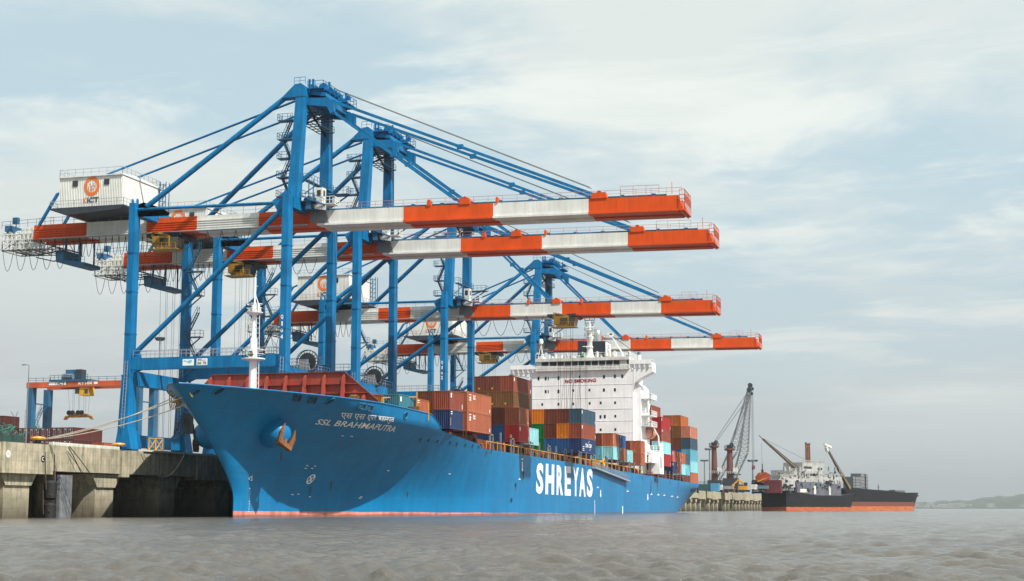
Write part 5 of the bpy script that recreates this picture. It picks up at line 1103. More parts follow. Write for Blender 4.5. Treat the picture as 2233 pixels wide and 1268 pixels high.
bay(288.1, 12.1, 11.61, 2.85, {0: ['navy', 'brick red', 'slate blue'], 1: ['mid blue', 'bright orange', 'brown'], 2: ['mid blue', 'brown', 'brown'], 3: ['green', 'green', 'bright orange'], 4: ['brown', 'brown', 'brown']}, 'before the white tower', marks={(0,0): 'cma', (0,1): 'plate'})
bay(316.7, 6.2, 11.26, 2.75, {0: ['pale cyan', 'orange brown'], 1: ['sky blue', 'brown'], 2: ['brown', 'brown']}, 'below the tower, forward pair', marks={(0,1): 'stripe'})
bay(323.6, 6.2, 11.2, 2.75, {0: ['orange brown', 'mid blue']}, 'below the tower, after pair')
bay(331.3, 6.2, 11.1, 2.7, {0: ['pale cyan'], 1: ['brown']}, 'low on deck under the tower')
bay(346.6, 5.0, 10.82, 2.81, {0: ['orange brown', 'orange brown'], 1: ['brown', 'brown']}, 'against the foot of the tower')
bay(373.1, 12.6, 11.45, 2.99, {0: ['crimson', 'pale cyan', 'brick red', 'crimson'], 1: ['brown', 'brown', 'brown', 'crimson', 'brick red']}, 'directly behind the lifeboat', marks={(0,0): 'plate', (0,3): 'plate', (0,2): 'code'})
bay(388.1, 6.2, 10.1, 2.79, {0: ['navy', 'pink red']}, 'aft, first low pair', marks={(0,0): 'plate', (0,1): 'plate'})
bay(394.6, 6.2, 10.1, 2.79, {0: ['pink red', 'orange brown']}, 'aft, second low pair')
bay(401.9, 6.2, 9.83, 2.84, {0: ['pale cyan', 'orange brown']}, 'aft, third low pair')
bay(408.5, 6.2, 9.83, 2.84, {0: ['sky blue', 'slate blue']}, 'aft, fourth low pair', marks={(0,0): 'plate'})
bay(416.0, 12.5, 7.68, 3.12, {0: ['orange brown', 'pale cyan', 'sky blue', 'slate blue', 'salmon'], 1: ['brown', 'brown', 'mid blue', 'brown', 'olive brown'], 2: ['brown', 'brown', 'brown', 'brown', 'brown']}, 'in the last row at the stern')
bay(416.0, 12.5, 23.32, 3.0, {1: ['rust orange'], 2: ['orange brown']}, 'crowning the last row at the stern')

# ------------------------------------------------------------------ terminal yard at the left
def yard(name, cols, tiers, Y, pxl, pxr, L_, H, palette, where, doors=True):
    xl, xr = onY(pxl, 950, Y).x, onY(pxr, 950, Y).x; w = (xr-xl)/cols
    ordn = ['first', 'second', 'third', 'fourth', 'fifth', 'sixth', 'seventh', 'eighth']
    for c in range(cols):
        for t in range(tiers):
            col = palette[(c*3+t) % len(palette)]
            o = container(xl+(c+1)*w, Y, ZQ+.02+H*t, L_, H, col, f"{col} container, {TIERS[tiers][t] + ' tier of ' if tiers > 1 else ''}the {ordn[c]} stack {where}", 'containers stacked in the yard')
            o.scale.x = w/2.5
            if doors:
                m = _cm.get(('doors', H))
                if m is None:
                    k = MB(); k.cur = 0
                    for x in (-.82,-.42,.42,.82): k.box(x-.025,x+.025,-.06,-.02,.2,H-.2)
                    for x in (-.62,.62): k.box(x-.16,x+.16,-.07,-.05,1.0,1.12)
                    k.box(-.02,.02,-.03,-.005,.15,H-.15); k.cur = 1; k.box(.27,.45,-.035,-.02,H-.65,H-.42); k.box(-.9,-.55,-.035,-.02,H-.5,H-.38); k.box(.65,.9,-.035,-.02,H-1.1,H-1.02)
                    me = bpy.data.meshes.new('door'); me.from_pydata(k.v, [], k.f); me.materials.append(GALV); me.materials.append(LETTER_W); me.polygons.foreach_set('material_index', k.m); me.update(); m = _cm[('doors', H)] = me
                d = bpy.data.objects.new('door', m); COL.objects.link(d); d.parent = o
yard('a', 6, 4, 312, 12, 159.5, 12.2, 2.88, ['maroon','maroon','maroon'], 'counted along the maroon block')
yard('b', 1, 3, 330, 186, 197, 6.1, 2.7, ['brick red','maroon'], 'beside the maroon block')
yard('c', 1, 3, 318, 197, 225, 6.1, 2.75, ['orange brown','brick red','orange brown'], 'standing alone in the gap', doors=False)
yard('d', 2, 3, 326, 226, 262, 6.1, 2.72, ['maroon','brown','maroon'], 'beside the crane foot')
yard('e', 1, 4, 308, -28, 2.5, 6.1, 3.55, ['maroon'], 'past the green netting', doors=False)
yard('f', 3, 2, 420, 396, 452, 6.1, 2.7, ['brick red','orange brown','maroon','brick red'], 'far back between crane foot and bow')
yard('g', 2, 1, 400, 455, 492, 6.1, 2.8, ['rust orange','brick red'], 'far back beside the ship bow')
yard('h', 3, 1, 372, 300, 388, 12.2, 3.2, ['brick red','navy','maroon'], 'seen under the crane sill', doors=False)
def heap():
    p = onX(26, 968, XQ-1.6); p2 = onX(0, 940, XQ-2.4); r = thing('tarpaulin_heap', (XQ-2.4, 146.6, ZQ+.1), 'dark green netting and tarpaulin heaped on the quay edge at far left', 'tarpaulin')
    r_ = random.Random(4); m = MB(); nx, ny = 15, 40; vs = []
    for i in range(ny):
        for j in range(nx):
            u = j/(nx-1)*2-1; y = -9+i*16.5/(ny-1); ht = 2.5*max(0, 1-((y-.0+3)/9)**2)**.5*max(0,1-u*u)**.6
            vs.append((u*1.5+r_.uniform(-.1,.1), y+r_.uniform(-.15,.15), ht*(.8+.35*math.sin(y*1.9)*math.sin(u*4+y))+r_.uniform(-.14,.22)))
    m.add(vs, [(i*nx+j, i*nx+j+1, (i+1)*nx+j+1, (i+1)*nx+j) for i in range(ny-1) for j in range(nx-1)])
    m.build('sheet', paint('green_tarpaulin', (.012,.045,.036), .7, .6, scale=1.6, bump=.8), r, smooth=True, angle=30)
    m = MB()
    for k in range(60):
        y = r_.uniform(-8, 8); a = Vector((r_.uniform(-1,1.2), y, r_.uniform(.6,2.4))); m.path([a, a+Vector((r_.uniform(-.4,.4), r_.uniform(-.8,.8), r_.uniform(-.6,.9))), a+Vector((r_.uniform(-.6,.6), r_.uniform(-1.4,1.4), r_.uniform(-.8,.5)))], .05, 4)
    m.build('netting', paint('green_netting', (.03,.16,.12), .8, .4), r)
    m = MB(); m.box(-2.8,-.9,-14,8.2,0,3.9); 
    c = container(XQ-5.5, 141, ZQ+.05, 12.2, 3.3, 'dark green', 'dark green container behind the netting heap at far left', 'containers stacked in the yard')
heap()
def post(name, X, Y, h, label, group=None, arm=True):
    r = thing(name, (X, Y, ZQ), label, 'lamp post', group); m = MB(); m.lathe((0,0,0), [(.2,0),(.16,h*.5),(.09,h)], 8); m.build('pole', GREY, r, smooth=True)
    m = MB(); m.beam((0,0,h),(-1.2,0,h+.15),.12,.12); m.prism([(-1.8,h-.02),(-.9,h+.05),(-.9,h+.25),(-1.7,h+.2)],-.2,.2); m.build('lamp_head', GREY, r)
    m = MB(); m.ladder((-.3,0,1),(-.25,0,h*.6),.4); m.build('ladder', GREY, r)
p = onY(58, 920, 300); post('lamp_post', p.x, 300, onY(58,797,300).z-ZQ, 'tall thin lamp post at the left end of the orange gantry crane')
def floodmast(px, ytop, Y, label, ybase=None, rr=.42, head=2.6, lat=True, X=None):
    p = onY(px, ytop, Y); h = p.z - ZQ; r = thing('light_tower', (p.x, Y, ZQ), label, 'light tower', 'harbour light towers')
    m = MB(); m.lathe((0,0,0), [(rr,0),(rr*.55,h-.8)], 10); m.build('pole', GREY, r, smooth=True)
    m = MB(); m.ring((0,0,h-.9), head*.5, .1, 12, 'z'); m.ring((0,0,h-.3), head*.5, .08, 12, 'z')
    for i in range(8): a = 2*math.pi*i/8; m.beam((0,0,h-.9),(head*.5*math.cos(a),head*.5*math.sin(a),h-.9),.1,.1)
    hd = m.build('head_frame', DARK, r); m = MB()
    for i in range(8): a = 2*math.pi*i/8; x, y = head*.5*math.cos(a), head*.5*math.sin(a); m.box(x-.3,x+.3,y-.3,y+.3,h-.7,h-.05)
    m.build('floodlight', DARK, r)
    if lat:
        m = MB(); m.ladder((rr+.1,0,1),(rr*.6+.1,0,h-1),.4); m.build('ladder', GREY, r)
floodmast(349, 736, 420, 'slim light tower seen under the portal of the nearest crane', rr=.32, head=2.4)
p = onY(33, 905, 250); r = thing('aerial_post', (p.x, 250, ZQ), 'forked metal post standing up before the maroon container block', 'post')
m = MB(); h = onY(33, 913, 250).z-ZQ; m.tube((0,0,0),(0,0,h),.07,6); m.tube((0,0,h),(-.9,0,h+1.3),.05,5); m.tube((0,0,h),(.6,0,h+1.3),.05,5); m.build('fork', GREY, r)
# rubber-tyred gantry crane
def rtg():
    Y = 345.0; at = lambda x, y, dy=0: onY(x, y, Y+dy); o = at(60, 900); r = thing('yard_gantry_crane', (at(186,900).x, Y, ZQ), 'orange beamed yard gantry crane with blue legs and hanging yellow spreader', 'gantry crane')
    O = Vector((at(186,900).x, Y, ZQ)); S = lambda mb, name, mat, parent=r, **k: (lambda ob: (setattr(ob, 'location', (0,0,0)), setattr(ob, 'parent', parent), ob)[2])(mb.build(name, mat, loc=O, **k))
    W2 = 7.5; xl, xr = at(61,840).x, at(312,840).x; zt, zb = at(186,832).z, at(186,843).z
    ORG = paint('gantry_orange', (.56,.105,.035), .5, .3, .05)
    m = MB(); m.box(xl, xr-.6, Y-.7, Y+.7, zb, zt); m.box(xl, xr-.6, Y-.9, Y+.9, zb-.12, zb); nb = S(m, 'girder', ORG)
    m = MB(); m.box(xl+1.2, xr, Y+W2-.7, Y+W2+.7, zb, zt); m.box(xr-1.6, xr, Y-.8, Y+W2+.8, zb-.3, zt-.2); S(m, 'girder', ORG)
    for x0, x1, dy in ((61,76,0),(294,309,0),(61,76,1),(294,309,1)):
        a, b = at(x0,880).x, at(x1,880).x; m = MB(); y = Y + W2*dy; m.beam(((a+b)/2, y, ZQ+1.6), ((a+b)/2, y, zb-.1), 1.5, (b-a)); m.box(a-.2, b+.2, y-2.2, y+2.2, ZQ+.9, ZQ+1.8)
        lg = S(m, 'leg', BLUE_D); m = MB()
        for e in (-1.5, 1.5): m.lathe(((a+b)/2-.3, y+e, ZQ+.75), [(.75,0),(.75,.6)], 16, (1,0,0))
        S(m, 'tyre', BLACK, lg)
    for x in (68.5, 301.5): m = MB(); xx = at(x,880).x; m.beam((xx, Y, ZQ+1.3), (xx, Y+W2, ZQ+1.3), .7, .9); m.beam((xx,Y,at(70,880).z),(xx,Y+W2,at(70,880).z),.25,.3); S(m, 'sill_beam', BLUE_D)
    m = MB(); xx = at(74,880).x
    z = ZQ+2
    for k in range(4): m.stair((xx+.3, Y+(.8 if k%2 else 3.6), z), (xx+.3, Y+(3.6 if k%2 else .8), z+4.2), .8, 9, (1,0,0)); z += 4.2
    S(m, 'leg_stair', BLUE_D)
    m = MB(); m.box(at(111,830).x, at(195,830).x, Y-.9, Y+W2+.9, zt+.05, zt+.55); tr = S(m, 'trolley', BLUE_D)
    m = MB(); m.box(at(139,820).x, at(160,820).x, Y+.8, Y+4.2, zt+.56, at(150,806).z); S(m, 'winch_house', BLUE_D, tr)
    m = MB(); m.box(at(161,820).x, at(173,820).x, Y+.8, Y+3.2, zt+.56, at(150,806).z+.05); S(m, 'electrical_cabinet', DARK, tr)
    m = MB(); a = at(128,820).x; m.lathe((a, Y+2, zt+1.4), [(.9,0),(.9,2.6)], 14, (1,0,0)); m.lathe((at(145,820).x, Y-.2, zt+1.3), [(.7,0),(.7,2.0)], 14, (1,0,0)); S(m, 'rope_drum', GREY, tr)
    m = MB(); m.rail([(at(113,830).x,Y-.85,zt+.55),(at(195,830).x,Y-.85,zt+.55)],1.1,1.2,.05); m.rail([(at(180,830).x,Y,zt),(xr-1,Y,zt)],1.1,2.2,.05); m.rail([(xl+.2,Y,zt),(at(110,830).x,Y,zt)],1.1,2.2,.05); S(m, 'handrail', BLUE_D, nb)
    m = MB(); a, b = at(176,850), at(196,863); m.box(a.x, b.x, Y-.6, Y+2.0, b.z, zb-.2); cb = S(m, 'operator_cab', YELLOW, tr)
    m = MB(); m.box(at(166,850).x, a.x-.02, Y-.5, Y+1.9, b.z+.5, zb-.4); m.box(b.x-1.2,b.x-.3,Y-.63,Y-.605,b.z+.5,b.z+1.6); S(m, 'cab_window', CABGLASS, cb)
    z0, z1 = at(155,914).z, at(155,899).z; a, b = at(135,905).x, at(176,905).x; m = MB(); ys = Y+3.5
    m.box(a, b, ys-.5, ys+.5, z0+.55, z0+1.1); m.prism([(a-1.4, z0), (a-1.1, z0), (a-.4, z0+.6), (a+.2, z0+.75), (a, z0+1.05), (a-.9, z0+.95)], ys-.6, ys+.6); m.prism([(b+1.4, z0), (b+1.1, z0), (b+.4, z0+.6), (b-.2, z0+.75), (b, z0+1.05), (b+.9, z0+.95)], ys-.6, ys+.6)
    m.box(a+.2, (a+b)/2-.6, ys-1.0, ys+1.0, z0+1.1, z1-.1); m.box((a+b)/2+.1, b-.2, ys-1.0, ys+1.0, z0+1.0, z1-.3); sprd = S(m, 'spreader', paint('spreader_yellow', (.66,.29,.02), .5, .5, .2))
    m = MB()
    for x in (138,146,158,166): m.lathe((at(x,898).x, ys-1.05, z1), [(.62,0),(.62,.3)], 14, (0,1,0))
    S(m, 'sheave', DARK, sprd); m = MB()
    for x, x2 in ((132,136),(143,142),(146,145),(156,154),(158,157),(167,166),(172,170),(181,176)): m.tube((at(x,845).x, ys, zb), (at(x2,900).x, ys, z1), .03, 4)
    S(m, 'hoist_rope', CABLE, sprd)
    m = MB(); p, q = at(110,841), at(147,833); m.box(p.x, q.x, Y-.725, Y-.705, p.z, q.z); S(m, 'name_board', LETTER_W, nb)
    m = MB(); p, q = at(129,840.2), at(145,833.6); lettering(m, 'ICT', flat((p.x,Y-.74,p.z),(q.x-p.x,0,0),(0,0,q.z-p.z)), .04); S(m, 'name_lettering', LETTER_K, nb)
    m = MB(); p, q = at(123.5,839.5), at(128,834.2); lettering(m, 'K', flat((p.x,Y-.74,p.z),(q.x-p.x,0,0),(0,0,q.z-p.z)), .01); S(m, 'name_letter', GALV, nb)
    m = MB(); p, q = at(174,840), at(204,833.5); lettering(m, 'RT104', flat((p.x,Y-.72,p.z),(q.x-p.x,0,0),(0,0,q.z-p.z)), .02); p, q = at(208,838.5), at(216,833.5); m.box(p.x,q.x,Y-.73,Y-.71,p.z,q.z); S(m, 'crane_number', LETTER_W, nb)
rtg()

# ------------------------------------------------------------------ mooring ropes with rat guards
bp = Vector((XQ-.9, 153.9, ZQ+.75))
def rope(px, py, sag, label, end=None):
    a = on_hull(px, py) if end is None else end; n = 14
    pts = [a + (bp-a)*(i/n) + Vector((0,0,-sag*4*(i/n)*(1-i/n))) for i in range(n+1)]; slack_rope('mooring_rope', pts, .055, label, 'rope', ROPE, 'mooring ropes of the ship'); return pts
r1 = rope(427, 855, .5, 'upper pale mooring rope from the ship bow down to the yellow bollard')
r2 = rope(477, 853, .9, 'lower pale mooring rope from the round bow opening down to the bollard')
r3 = rope(0, 0, .7, 'thin mooring rope just beneath the other two, running to the same bollard', Vector((XC-half(158.5,13.8)-.02, 158.5, 13.8)))
def guard(pts, px, label):
    best = None
    for i in range(len(pts)-1):
        for k in range(10):
            p = pts[i]+(pts[i+1]-pts[i])*(k/10); d = p-EYEP; x = CX+FPX*d.dot(RGT)/d.dot(FWD)
            if best is None or abs(x-px) < best[0]: best = (abs(x-px), p, (pts[i+1]-pts[i]).normalized())
    m = MB(); m.lathe(best[1], [(.08,-.12),(.42,-.03),(.44,.0),(.42,.03),(.08,.12)], 14, best[2]); o = m.build('rat_guard', paint('guard_yellow',(.75,.55,.02),.5,.2) if not bpy.data.materials.get('guard_yellow') else bpy.data.materials['guard_yellow'], loc=best[1], smooth=True); tag(o, label, 'rat guard', 'rat guards on the mooring ropes')
guard(r1, 417, 'orange yellow rat guard disc on the upper mooring rope near the bow')
guard(r2, 406, 'bright yellow rat guard disc on the lower mooring rope')
def hang(pts): return [Vector(p) for p in pts]
def drape(a, b, sag, n=12): a, b = Vector(a), Vector(b); return [a+(b-a)*(i/n)+Vector((0,0,-sag*4*(i/n)*(1-i/n))) for i in range(n+1)]
slack_rope('slack_line', drape((XQ+.3, 175.5, 8.3), (XQ+.3, 186.5, 8.1), 3.1), .06, 'pale slack line drooping in a loop down the dark quay face', 'rope')
slack_rope('stern_line', drape((XQ+.4, 158.4, 8.2), (XQ+.5, 163.3, 4.9), -.1), .05, 'dark thin line running down across the pale quay beam, upper', 'rope', CABLE)
slack_rope('stern_line', drape((XQ+.4, 158.2, 8.1), (XQ+.5, 160.9, 5.3), -.1), .05, 'dark thin line running down across the pale quay beam, shorter', 'rope', CABLE)

# ------------------------------------------------------------------ far berth
def mobile_crane(px, Y, ybase_px, ytop, tip, label, foot):
    p = onY(px, ytop, Y); h = p.z-ZQ; X = p.x; r = thing('mobile_harbour_crane', (X, Y, ZQ), label, 'harbour crane', 'mobile harbour cranes beyond the stern'); O = Vector((X, Y, ZQ))
    T = onY(tip[0], tip[1], Y) - O
    m = MB(); m.box(-6,6,-4.5,4.5,1.5,3.6)
    for x in (-5,-2,2,5):
        for y in (-4.4,4.4): m.lathe((x,y-.3,.8),[(.8,0),(.8,.6)],10,(0,1,0))
    m.box(-3,3.5,-3,3,3.6,6.4); m.build('chassis', DARK, r)
    RD = bpy.data.materials.get('harbour_red') or paint('harbour_red', (.17,.055,.05), .6, .55, .3)
    m = MB(); m.lathe((0,0,4), [(1.9,0),(1.6,3),(1.4,h*.45),(1.15,h-4.5)], 16); m.lathe((0,0,h-1.2),[(1.5,0),(2.4,.4),(2.4,1.0),(1.2,1.3)],14); tw = m.build('tower', RD, r, smooth=True)
    m = MB(); m.rail([(2.4*math.cos(t),2.4*math.sin(t),h) for t in [2*math.pi*i/8 for i in range(9)]],1.1,1,.06); m.box(-1.0,1.2,-1.8,1.8,h+.1,h+1.5); m.lathe((1,-.6,h+1.6),[(.9,0),(.9,1.2)],12,(0,1,0)); m.build('tower_head', DARK, tw)
    m = MB(); m.box(1.6,3.6,-2.6,-.6,h*.45,h*.45+2.2); m.rail([(-2.4,-2.4,h*.42),(3.4,-2.8,h*.42)],1.1,1,.06); m.build('operator_cab', WHITE3, tw)
    ft = Vector((1.6,0,h*foot)); knee = ft + (T-ft)*.34 + Vector((2.2,0,-1.0)); m = MB()
    def lattice(a, b, w0, w1, n):
        d = (b-a).normalized(); s_ = Vector((0,1,0)); u = d.cross(s_).normalized(); C = []
        for i in range(n+1):
            t = i/n; c = a+(b-a)*t; w = w0+(w1-w0)*t; C.append([c+s_*(w/2)*e+u*(w/2)*f for e, f in ((-1,-1),(1,-1),(1,1),(-1,1))])
        for i in range(n):
            for k in range(4): m.tube(C[i][k], C[i+1][k], .2, 4, caps=False); m.tube(C[i][k], C[i+1][(k+1)%4], .1, 3, caps=False); m.tube(C[i][k], C[i][(k+1)%4], .08, 3, caps=False)
    lattice(ft, knee, 1.4, 3.6, 6); lattice(knee, T, 3.6, 1.3, 15); bm = m.build('jib', GREY, r)
    m = MB(); m.lathe(T+Vector((0,-.9,.3)),[(1.1,0),(1.1,1.8)],14,(0,1,0)); m.lathe(T+Vector((.9,-.5,-1.4)),[(.8,0),(.8,1.0)],12,(0,1,0)); m.build('jib_head', DARK, bm)
    m = MB()
    for y in (-1,1): m.tube((0,y,h+1.5), T+Vector((-.3,y*.5,-1.5)), .07, 4); m.tube((.8,y*.6,h+1.3), ft+(T-ft)*.82+Vector((0,y*.5,0)), .06, 4)
    hk = T.z*.35 if foot > .4 else T.z*.4
    for dx in (.8, 1.3): m.tube(T+Vector((dx,0,-1.5)), (T.x+dx-.2, 0, T.z*.26), .06, 4)
    m.build('hoist_rope', GREY, bm); m = MB(); m.lathe((T.x+.9,0,T.z*.26-1.8),[(.15,0),(.55,.5),(.55,1.6),(.2,2.0)],10); m.build('hook_block', RD, bm)
mobile_crane(1591, 690, 1055, 978, (1634,852), 'nearer red mobile harbour crane, tall dark lattice jib rising beyond the stern', .30)
mobile_crane(1557, 735, 1045, 972, (1636,842), 'farther red mobile harbour crane, its jib partly behind the nearer one', .28)
for px, y, Y, lab, hd in ((1547,978,820,'tall light tower left of the two red harbour cranes',4.5),(1536,1003,900,'short light tower beside the stern containers',4.2),(1641,1003,760,'light tower standing right of the harbour crane hook',4.5),(1608,1034,1100,'smallest distant light tower between red crane and hook',4.5)): floodmast(px, y, Y, lab, rr=.55, head=hd, lat=False)
# goods on the far quay
def far_box(pa, pb, Y, d, col, label, name='cargo_box'):
    a, b = onY(*pa, Y), onY(*pb, Y); return a, b
a, b = onY(1521,1078,640), onY(1567,1056,640)
r = thing('storage_tank', ((a.x+b.x)/2, 640, ZQ), 'long dark green and blue tank container on the far quay behind the stern', 'tank'); w = (b.x-a.x)/2; h = b.z-ZQ
m = MB(); m.box(-w, w*.25, 0, 4, .3, h); m.build('green_body', paint('tank_green',(.02,.10,.11),.5,.4), r); m = MB(); m.box(w*.25+.02, w, -.3, 4.2, .1, h+.3); m.build('blue_house', paint('tank_blue',(.08,.30,.50),.5,.35), r)
m = MB(); m.rail([(-w,0,h),(w*.2,0,h)],1,1.5,.06); [m.box(x-.05,x+.05,-.06,-.01,.3,h) for x in (-w*.8,-w*.5,-w*.2)]; m.build('frame', DARK, r)
a, b = onY(1578,1076,655), onY(1600,1067,655); m = MB(); m.box(a.x,b.x,655,660,ZQ,b.z); m.box(a.x-.2,b.x+.2,654.9,660.1,b.z,b.z+.35)
for i in range(5): x = a.x+(b.x-a.x)*i/4; m.box(x-.12,x+.12,654.8,654.99,ZQ,b.z)
o = m.build('hopper_bin', paint('rusty_bin',(.22,.09,.045),.7,.5,.3), loc=(a.x,655,ZQ)); tag(o, 'rusty brown open bin at the foot of the nearer harbour crane', 'bin')
def digger():
    p = onY(1622,1062,660); r = thing('excavator', (p.x,660,ZQ), 'yellow excavator working on the far quay right of the red cranes', 'excavator'); m = MB()
    m.box(-2.4,2.4,-1.6,-.9,.0,.9); m.box(-2.4,2.4,.9,1.6,.0,.9); m.build('track', DARK, r); m = MB(); m.box(-2.2,1.6,-1.4,1.4,1.0,2.6); m.build('body', YELLOW, r)
    m = MB(); m.box(.2,1.6,-1.4,-.2,2.6,4.0); m.build('cab', CABGLASS, r); m = MB(); m.beam((1.2,.5,2.0),(-2.2,.5,5.2),.7,.8); m.beam((-2.2,.5,5.2),(-4.6,.5,3.0),.5,.6); m.prism([(-5.2,2.2),(-4.0,2.4),(-4.2,3.4),(-5.0,3.2)],-.2,1.2); m.build('arm', YELLOW, r)
digger()
def truck(px, Y, col, label, s=1):
    p = onY(px,1075,Y); r = thing('lorry', (p.x,Y,ZQ), label, 'lorry', 'lorries on the far quay'); m = MB(); m.prism([(-1.3*s,.8),(1.2*s,.8),(1.2*s,2.0),(.7*s,2.9),(-1.3*s,2.9)],-1.2,1.2); m.build('cab', WHITE3, r); m = MB(); m.box(1.3*s,5.5*s,-1.2,1.2,1.1,2.4); m.build('load_bed', paint('lorry_'+label.split()[0], col, .5,.4), r)
    for x in (-.6,2.4,4.4):
        for y in (-1.25, .85): m = MB(); m.lathe((x*s,y,.5),[(.5,0),(.5,.4)],12,(0,1,0)); m.build('wheel', BLACK, r)
truck(1571, 648, (.3,.32,.33), 'pale grey lorry parked between tank and brown bin')
truck(1646, 640, (.12,.2,.26), 'bluish grey lorry parked near the black ship', 1)
def grab():
    Y = 700; p = onY(1663,1046,Y); r = thing('cargo_grab', (p.x,Y,p.z), 'red and yellow cargo grab hanging above the dark red container', 'grab'); m = MB()
    m.prism([(-3.2,1.0),(-2.2,-1.2),(.2,-1.6),(3.0,.2),(3.4,2.2),(1.6,3.2),(-1.6,3.0)],-1.6,1.6); m.build('shell', paint('grab_red',(.42,.06,.03),.6,.5,.2), r); m = MB(); m.beam((-3.0,-.8,-.2),(-.6,-1.8,2.4),.5,.5); m.beam((-2.0,-1.8,-1.0),(1.6,-1.8,.4),.4,.4); m.build('arm', YELLOW, r)
    m = MB(); m.tube((0,0,3),(0,0,7),.25,5); m.box(-.5,.5,-.4,.4,3.0,4.4); m.tube((-.0,0,7),(-.2,0,16.5),.05,4); m.build('hanger', DARK, r)
grab()
Yc = 705; a, b = onY(1667,1068,Yc), onY(1703,1047,Yc)
m = MB(); m.box(0,b.x-a.x,0,5,0,b.z-ZQ); [m.box(x,x+.12,-.08,-.005,.2,b.z-ZQ-.2) for x in [i*.55 for i in range(int((b.x-a.x)/.55))]]
o = m.build('cargo_shed', paint('dark_red_sheet',(.16,.028,.035),.6,.35)); o.location = (a.x,Yc,ZQ); tag(o, 'dark red ribbed box beside the white ship superstructure', 'container')
a2, b2 = onY(1641,1068,Yc+2), onY(1665,1048,Yc+2); r_ = random.Random(8); m = MB()
for i in range(9):
    for j in range(5): x = (b2.x-a2.x)*i/8; z = (b2.z-ZQ)*j/4; m.beam((x,0,0),(x,0,b2.z-ZQ),.25,.25); m.beam((0,0,z),(b2.x-a2.x,0,z),.25,.3); m.box(x-.5,x+.5,.2,3,z*.9,z*.9+r_.uniform(.3,1.2))
o = m.build('scrap_frame', DARK); o.location = (a2.x,Yc+2,ZQ); tag(o, 'black frame of stacked scrap left of the dark red box', 'frame')

# two dark ships beyond
def blackhull(name, P0, P1, B, prof, topy, label, boot, mat):
    """P0 stern, P1 bow on the water; topy: deck heights along the length"""
    d = (P1-P0); L_ = d.length; rz = math.atan2(d.y, d.x); r = thing(name, P0, label, 'ship', None, rz); n = 40; m = MB(); zr = [-1, 0, boot, boot+.02, 3, 5, 1]
    rows = [-1.0, 0.0, boot*.5, boot, .35, .7, 1.0]; vs = []; nz = len(rows)
    for s in (-1, 1):
        for i in range(n+1):
            u = i/n; T = topy(u); 
            for k, q in enumerate(rows):
                z = q if k < 4 else boot + (T-boot)*q; rake = max(0, z)*.55*max(0,(u-.8)/.2) ; bb = B/2*prof(u, min(1, max(0,z)/max(T,.1))); vs.append((u*L_+rake, s*bb, z))
    fs = []
    for s in (0,1):
        o = s*(n+1)*nz
        for i in range(n):
            for k in range(nz-1): f = (o+i*nz+k, o+(i+1)*nz+k, o+(i+1)*nz+k+1, o+i*nz+k+1); fs.append(f if s == 0 else f[::-1])
    o = (n+1)*nz
    for k in range(nz-1): fs.append((k, k+1, o+k+1, o+k))
    for i in range(n): fs.append((i*nz+nz-1, (i+1)*nz+nz-1, o+(i+1)*nz+nz-1, o+i*nz+nz-1))
    m.add(vs, fs); h = m.build('hull', mat, r, smooth=True, angle=40); return r, L_, h
def bh_mat(name, zb, c2, zb2=None, c3=None):
    m, t, b = newmat(name); L = t.links.new; tc = N('ShaderNodeTexCoord', t); sx = N('ShaderNodeSeparateXYZ', t); L(tc.outputs['Object'], sx.inputs[0])
    mp = N('ShaderNodeMapping', t); mp.inputs['Scale'].default_value = (.12,.12,.5); L(tc.outputs['Object'], mp.inputs[0]); n1 = N('ShaderNodeTexNoise', t); n1.inputs['Scale'].default_value = 2; n1.inputs['Detail'].default_value = 8; n1.inputs['Roughness'].default_value = .7; L(mp.outputs[0], n1.inputs['Vector'])
    cr = N('ShaderNodeValToRGB', t); e = cr.color_ramp.elements; e[0].position = .35; e[0].color = (.006,.007,.009,1); e[1].position = .75; e[1].color = (.022,.022,.024,1); L(n1.outputs['Fac'], cr.inputs[0])
    cr2 = N('ShaderNodeValToRGB', t); e = cr2.color_ramp.elements; e[0].position = .3; e[0].color = (c2[0]*.5,c2[1]*.5,c2[2]*.5,1); e[1].position = .6; e[1].color = rgba(c2); L(n1.outputs['Fac'], cr2.inputs[0]); col = cr.outputs[0]
    if c3:
        l2 = N('ShaderNodeMath', t, operation='LESS_THAN'); L(sx.outputs['Z'], l2.inputs[0]); l2.inputs[1].default_value = zb2; mx2 = N('ShaderNodeMix', t, data_type='RGBA'); L(l2.outputs[0], mx2.inputs['Factor']); L(col, mx2.inputs[6]); mx2.inputs[7].default_value = rgba(c3); col = mx2.outputs[2]
    lt = N('ShaderNodeMath', t, operation='LESS_THAN'); L(sx.outputs['Z'], lt.inputs[0]); lt.inputs[1].default_value = zb; mx = N('ShaderNodeMix', t, data_type='RGBA'); L(lt.outputs[0], mx.inputs['Factor']); L(col, mx.inputs[6]); L(cr2.outputs[0], mx.inputs[7]); L(mx.outputs[2], b.inputs['Base Color']); b.inputs['Roughness'].default_value = .7; b.inputs['Specular IOR Level'].default_value = .2; return m
